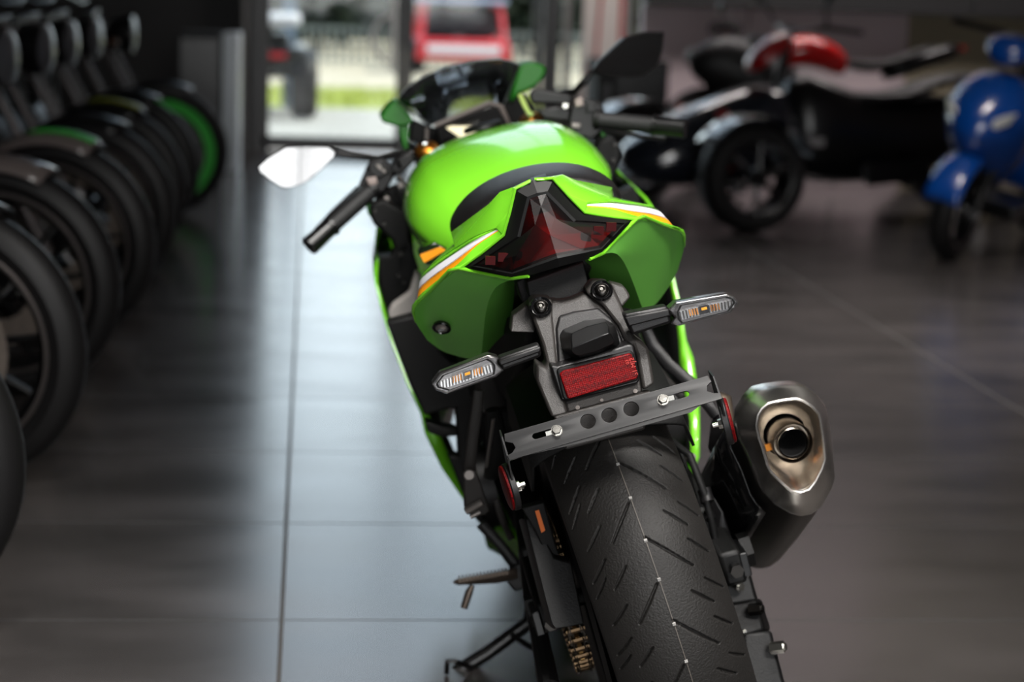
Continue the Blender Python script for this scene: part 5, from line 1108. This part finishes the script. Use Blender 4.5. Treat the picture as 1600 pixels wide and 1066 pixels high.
# furniture along the far wall
def W3(px, py, Y): return wat(px, py, Y)
c0_, c1_ = W3(932, 150, 12.6), W3(1046, 96, 12.6)
cb = thing('display_cabinet', 'low black cabinet standing behind the right handlebar and mirror', 'cabinet', ((c0_.x+c1_.x)/2, 12.85, 0))
w_, h_ = c1_.x-c0_.x, c1_.z
MB().box((0, 0, h_/2), (w_, .5, h_)).build('body', wall_dark, cb, bevel=.004)
MB().box((w_*.12, -.255, h_/2), (w_*.7, .012, h_*.94)).build('door', blk, cb, bevel=.002); MB().box((-w_*.36, -.255, h_*.45), (w_*.10, .012, h_*.7)).build('side_panel', mat('grey_laminate', (84, 84, 86), .5), cb)
c0_, c1_ = W3(278, 200, 12.2), W3(346, 52, 12.2); c2_ = W3(371, 52, 12.7)
cb = thing('tall_unit', 'tall black unit left of the door with door light painted on its end panel', 'cabinet', ((c0_.x+c1_.x)/2, 12.5, 0)); w_, h_ = c1_.x-c0_.x, c1_.z
MB().box((0, 0, h_/2), (w_, .6, h_)).build('body', wall_dark, cb, bevel=.004)
MB().box((w_/2+.055, .0, h_/2), (.10, .55, h_)).build('end_panel', mat('end_panel_door_light', (205, 214, 220), .35), cb, bevel=.01)  # door light reflected by the end face is put into its pale colour
MB().box((0, -.305, h_/2), (w_*.9, .012, h_*.92)).build('door', blk, cb, bevel=.002)
# oval sign on the grey wall
so = W3(1133, 46, YF-.02)
sg_ = thing('oval_sign', 'small oval sign with dark lettering band on the grey wall', 'sign', (so.x, YF-.02, so.z)); ov = [(math.cos(a)*.125, math.sin(a)*.062) for a in [2*PI*i/40 for i in range(40)]]
MB().prism([(x, -.012, z) for x, z in ov], (0, .012, 0)).build('plate', mat('sign_dark', (34, 26, 28), .5), sg_)
MB().prism([(x*.88, -.015, z*.84) for x, z in ov], (0, .004, 0)).build('face', mat('sign_grey', (118, 106, 108), .5), sg_)
MB().prism([(x, -.018, z) for x, z in ((-.08, -.012), (-.075, .026), (-.02, .030), (.07, .022), (.085, -.008), (.0, -.02))], (0, .004, 0)).build('emblem', mat('sign_dark', (1, 1, 1)), sg_)
MB().prism([(x, -.018, z) for x, z in ((-.05, -.044), (-.05, -.028), (.05, -.028), (.05, -.044))], (0, .004, 0)).build('emblem_band', mat('sign_red', (110, 30, 34), .5), sg_)
# roller banner with red edges next to the door
b0, b1 = W3(908, 108, 13.3), W3(978, 0, 13.3)
bn = thing('roller_banner', 'white roller banner with red edges standing right of the glass door', 'banner', ((b0.x+b1.x)/2, 13.3, 0)); bw_ = b1.x-b0.x
MB().box((0, 0, .03), (bw_+.04, .12, .06)).build('base', satin, bn); MB().tube([(0, .03, .05), (0, .03, 1.75)], .01).build('pole', chrome, bn)
MB().box((0, 0, 1.06), (bw_, .004, 1.98-.02)).build('sheet', mat('banner_white', (214, 206, 200), .6), bn)
MB().box((-bw_*.10, -.004, 1.1), (.02, .004, 1.7), (0, .05, 0)).build('stripe', mat('banner_red', (170, 30, 28), .6), bn); MB().box((bw_*.42, -.004, 1.1), (.03, .004, 1.8)).build('edge_stripe', mat('banner_red', (1, 1, 1)), bn); MB().box((0, -.004, .66), (bw_*.8, .004, .03)).build('foot_stripe', mat('banner_red', (1, 1, 1)), bn)

# ------------------------------------------------------------------ outside
def ground_patch(name, y0, y1, m, z, x0=-40, x1=40): return struct(MB().box(((x0+x1)/2, (y0+y1)/2, z-.05), (x1-x0, y1-y0, .1)).build(name, m))
ground_patch('pavement', 14.0, 19.4, mat('pale_concrete', (158, 156, 150), .9, noise=(3, .06)), -.01)
ground_patch('ground', 23.6, 70, mat('pale_path', (168, 158, 136), .9, noise=(1, .08)), -.012)
lw = MB().box((0, 21.5, -.06), (80, 4.2, .1)).build('lawn', mat('sunlit_grass', (140, 150, 52), .9, noise=(6, .35)), None); lw['kind'] = 'structure'
rng = random.Random(3)
gb = MB()
for i in range(5200):
    x, y = rng.uniform(-2.5, 4.5), rng.uniform(19.5, 23.5); a = rng.uniform(0, PI); h_ = rng.uniform(.03, .07); d = Vector((math.cos(a), math.sin(a), 0))*.008; b_ = Vector((x, y, -.01))
    gb.add([b_-d, b_+d, b_+Vector((rng.uniform(-.02, .02), rng.uniform(-.02, .02), h_))], [(0, 1, 2)])
g_ = gb.build('grass', mat('grass_blade', (152, 160, 62), .8, noise=(8, .3))); g_['kind'] = 'stuff'; tag(g_, 'bright sunlit grass on the lawn outside the glass door', 'grass')
fe = thing('bar_fence', 'low fence of thin grey upright bars across the lawn outside', 'fence', (0, 30.5, 0)); fb = MB()
bars = MB()
for i in range(95): bars.box((-4+i*.12, 0, .30), (.03, .03, .6))
bars.build('upright_bars', mat('fence_grey', (120, 126, 122), .6), fe); MB().box((1.6, 0, .55), (11.6, .04, .04)).box((1.6, 0, .08), (11.6, .04, .04)).build('rail', mat('fence_grey', (1, 1, 1)), fe)
leafm = [mat('dark_leaf', (26, 38, 22), .6, noise=(2, .4)), mat('mid_leaf', (38, 52, 28), .6, noise=(2, .4)), mat('olive_leaf', (52, 58, 30), .6, noise=(2, .4))]
def tree(label, x, y, w, h, k):
    t = thing('leafy_tree' if h > 3 else 'leafy_bush', label, 'tree' if h > 3 else 'bush', (x, y, 0)); rg = random.Random(int(x*100+y*7)); b = MB()
    for i in range(3400):
        u, v = rg.random()*2*PI, rg.uniform(-.95, 1); rr = rg.uniform(.72, 1.0); c = Vector((math.cos(u)*math.sqrt(1-v*v)*w*rr, math.sin(u)*math.sqrt(1-v*v)*w*.7*rr, h*.52+v*h*.46*rr))
        a = Vector((rg.gauss(0, 1), rg.gauss(0, 1), rg.gauss(0, 1))).normalized()*.17; bb = a.orthogonal().normalized()*.11
        b.add([c-a, c+bb, c+a, c-bb], [(0, 1, 2, 3)])
    b.build('crown', leafm[k], t); MB().tube([(0, 0, 0), (.03, 0, h*.3), (0, .02, h*.7)], [.09, .07, .03], 8).build('trunk', mat('bark', (70, 58, 46), .9), t)
tl = [(-3.9, 38, 1.8, 2.6, 0, 'dark green bush left of the others beyond the fence'), (-1.9, 42, 1.7, 2.5, 1, 'mid green bush beyond the fence, seen through the left part of the door'), (.1, 38, 1.7, 2.4, 0, 'dark bush beyond the fence behind the pull handle'),
      (2.0, 42, 1.8, 2.6, 1, 'mid green bush beyond the fence behind the red vehicle'), (4.1, 38, 1.8, 2.5, 0, 'dark green bush right of the red vehicle'), (6.1, 42, 1.8, 2.6, 2, 'olive bush at the right end of the hedge line')]
for x, y, w, h, k, l in tl: tree(l, x, y, w, h, k)
hd = thing('clipped_hedge', 'long dark hedge closing the view behind the bushes outside', 'hedge', (1.5, 48, 0)); hb = MB(); rg = random.Random(5)
for i in range(5200):
    c = Vector((rg.uniform(-11, 11), rg.uniform(-.7, .1), rg.uniform(.0, 2.9))); a = Vector((rg.gauss(0, 1), rg.gauss(0, .4), rg.gauss(0, 1))).normalized()*.2; bb = Vector((a.z, rg.uniform(-.1, .1), -a.x))*.7
    hb.add([c-a, c+bb, c+a, c-bb], [(0, 1, 2, 3)])
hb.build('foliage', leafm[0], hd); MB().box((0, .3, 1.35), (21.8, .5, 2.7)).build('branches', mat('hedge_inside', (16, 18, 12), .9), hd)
# red open vehicle outside
v0_ = W3(716, 100, 29.0)
uv = thing('red_utility_vehicle', 'red open utility vehicle with a pale roof parked on the path outside', 'vehicle', (v0_.x, 29.0, 0)); s_ = .80
redv = mat('red_vehicle_paint', (190, 34, 44), .4)
MB().hull([Vector((x*s_, y*s_, z*s_)) for x, z in ((-.85, .25), (-.8, .62), (.8, .62), (.85, .25)) for y in (-1.2, 1.2)]).build('body', redv, uv, bevel=.04)
for sx in (-.75, .75):
    MB().tube([(sx*s_, -.9*s_, .6*s_), (sx*.9*s_, -.6*s_, 1.25*s_), (sx*.9*s_, .8*s_, 1.25*s_), (sx*s_, 1.1*s_, .6*s_)], .045*s_, 8).build('roll_bar', redv, uv)
    for sy in (-.8, .8): MB().lathe([(.12*s_, -.1*s_), (.28*s_, -.1*s_), (.30*s_, 0), (.28*s_, .1*s_), (.12*s_, .1*s_)], (sx*1.05*s_, sy*s_, .30*s_), (1, 0, 0), 24).build('wheel', tyre_b, uv)
MB().box((0, .1*s_, 1.3*s_), (1.6*s_, 1.7*s_, .07)).build('roof', mat('pale_blue_roof', (150, 160, 185), .4), uv, bevel=.02)
for sx in (-.35, .35): MB().hull([Vector((sx*s_+x*s_, .2*s_+y*s_, z*s_)) for x in (-.25, .25) for y, z in ((-.2, .6), (.2, .6), (.25, 1.1), (.15, 1.1))]).build('seat', blk, uv)
MB().box((0, -1.22*s_, .45*s_), (1.3*s_, .05, .12)).build('bumper', mat('pale_plastic', (215, 215, 220), .4), uv)
MB().box((0, .3*s_, .93*s_), (1.35*s_, .9*s_, .5*s_)).build('cabin_interior', mat('cabin_dark', (26, 26, 32), .6), uv)
# black quad parked on the pavement at the left of the door view
qd = thing('quad_bike', 'black quad bike with fat tyres parked outside the left edge of the door', 'quad bike', (W3(440, 150, 17.7).x, 17.7, 0), (0, 0, 0))
for sx, sy in ((-.42, 0), (.20, 0), (-.42, 1.2), (.20, 1.2)):
    MB().lathe([(.12, -.11), (.26, -.12), (.29, -.07), (.29, .07), (.26, .12), (.12, .11)], (sx, sy, .29), (1, 0, 0), 28).build('fat_tyre', tyre_b, qd)
MB().hull([Vector((x, y, z)) for x, z in ((-.35, .35), (-.45, .62), (.22, .62), (.14, .35)) for y in (-.2, 1.4)]).build('body', blk, qd, bevel=.04)
MB().box((-.1, -.22, .55), (.28, .02, .05)).build('red_panel', redv, qd); MB().hull([Vector((x, y, z)) for x in (-.28, .06) for y in (.0, .7) for z in (.6, .74)]).build('seat', blk, qd, bevel=.04)
MB().hull([Vector((-.1+x, -.05+y, z)) for x in (-.26, .26) for y in (-.12, .2) for z in (.80, .92)]).build('cargo_box', mat('pale_plastic', (1, 1, 1)), qd, bevel=.05); MB().tube([(-.1, .1, .6), (-.1, .05, .82)], .03).build('rack_post', satin, qd)
MB().tube([(-.45, .95, 1.0), (-.1, .9, 1.02), (.25, .95, 1.0)], .015).tube([(-.1, 1.1, .6), (-.1, .9, 1.02)], .02).build('handlebar', blk, qd)
pp = W3(452, 60, 19.3); po = MB().box((pp.x, 19.3, 1.3), (.12, .1, 2.6)).build('signpost', mat('blue_grey_post', (130, 148, 165), .5)); tag(po, 'blue grey post standing outside behind the quad bike', 'post')
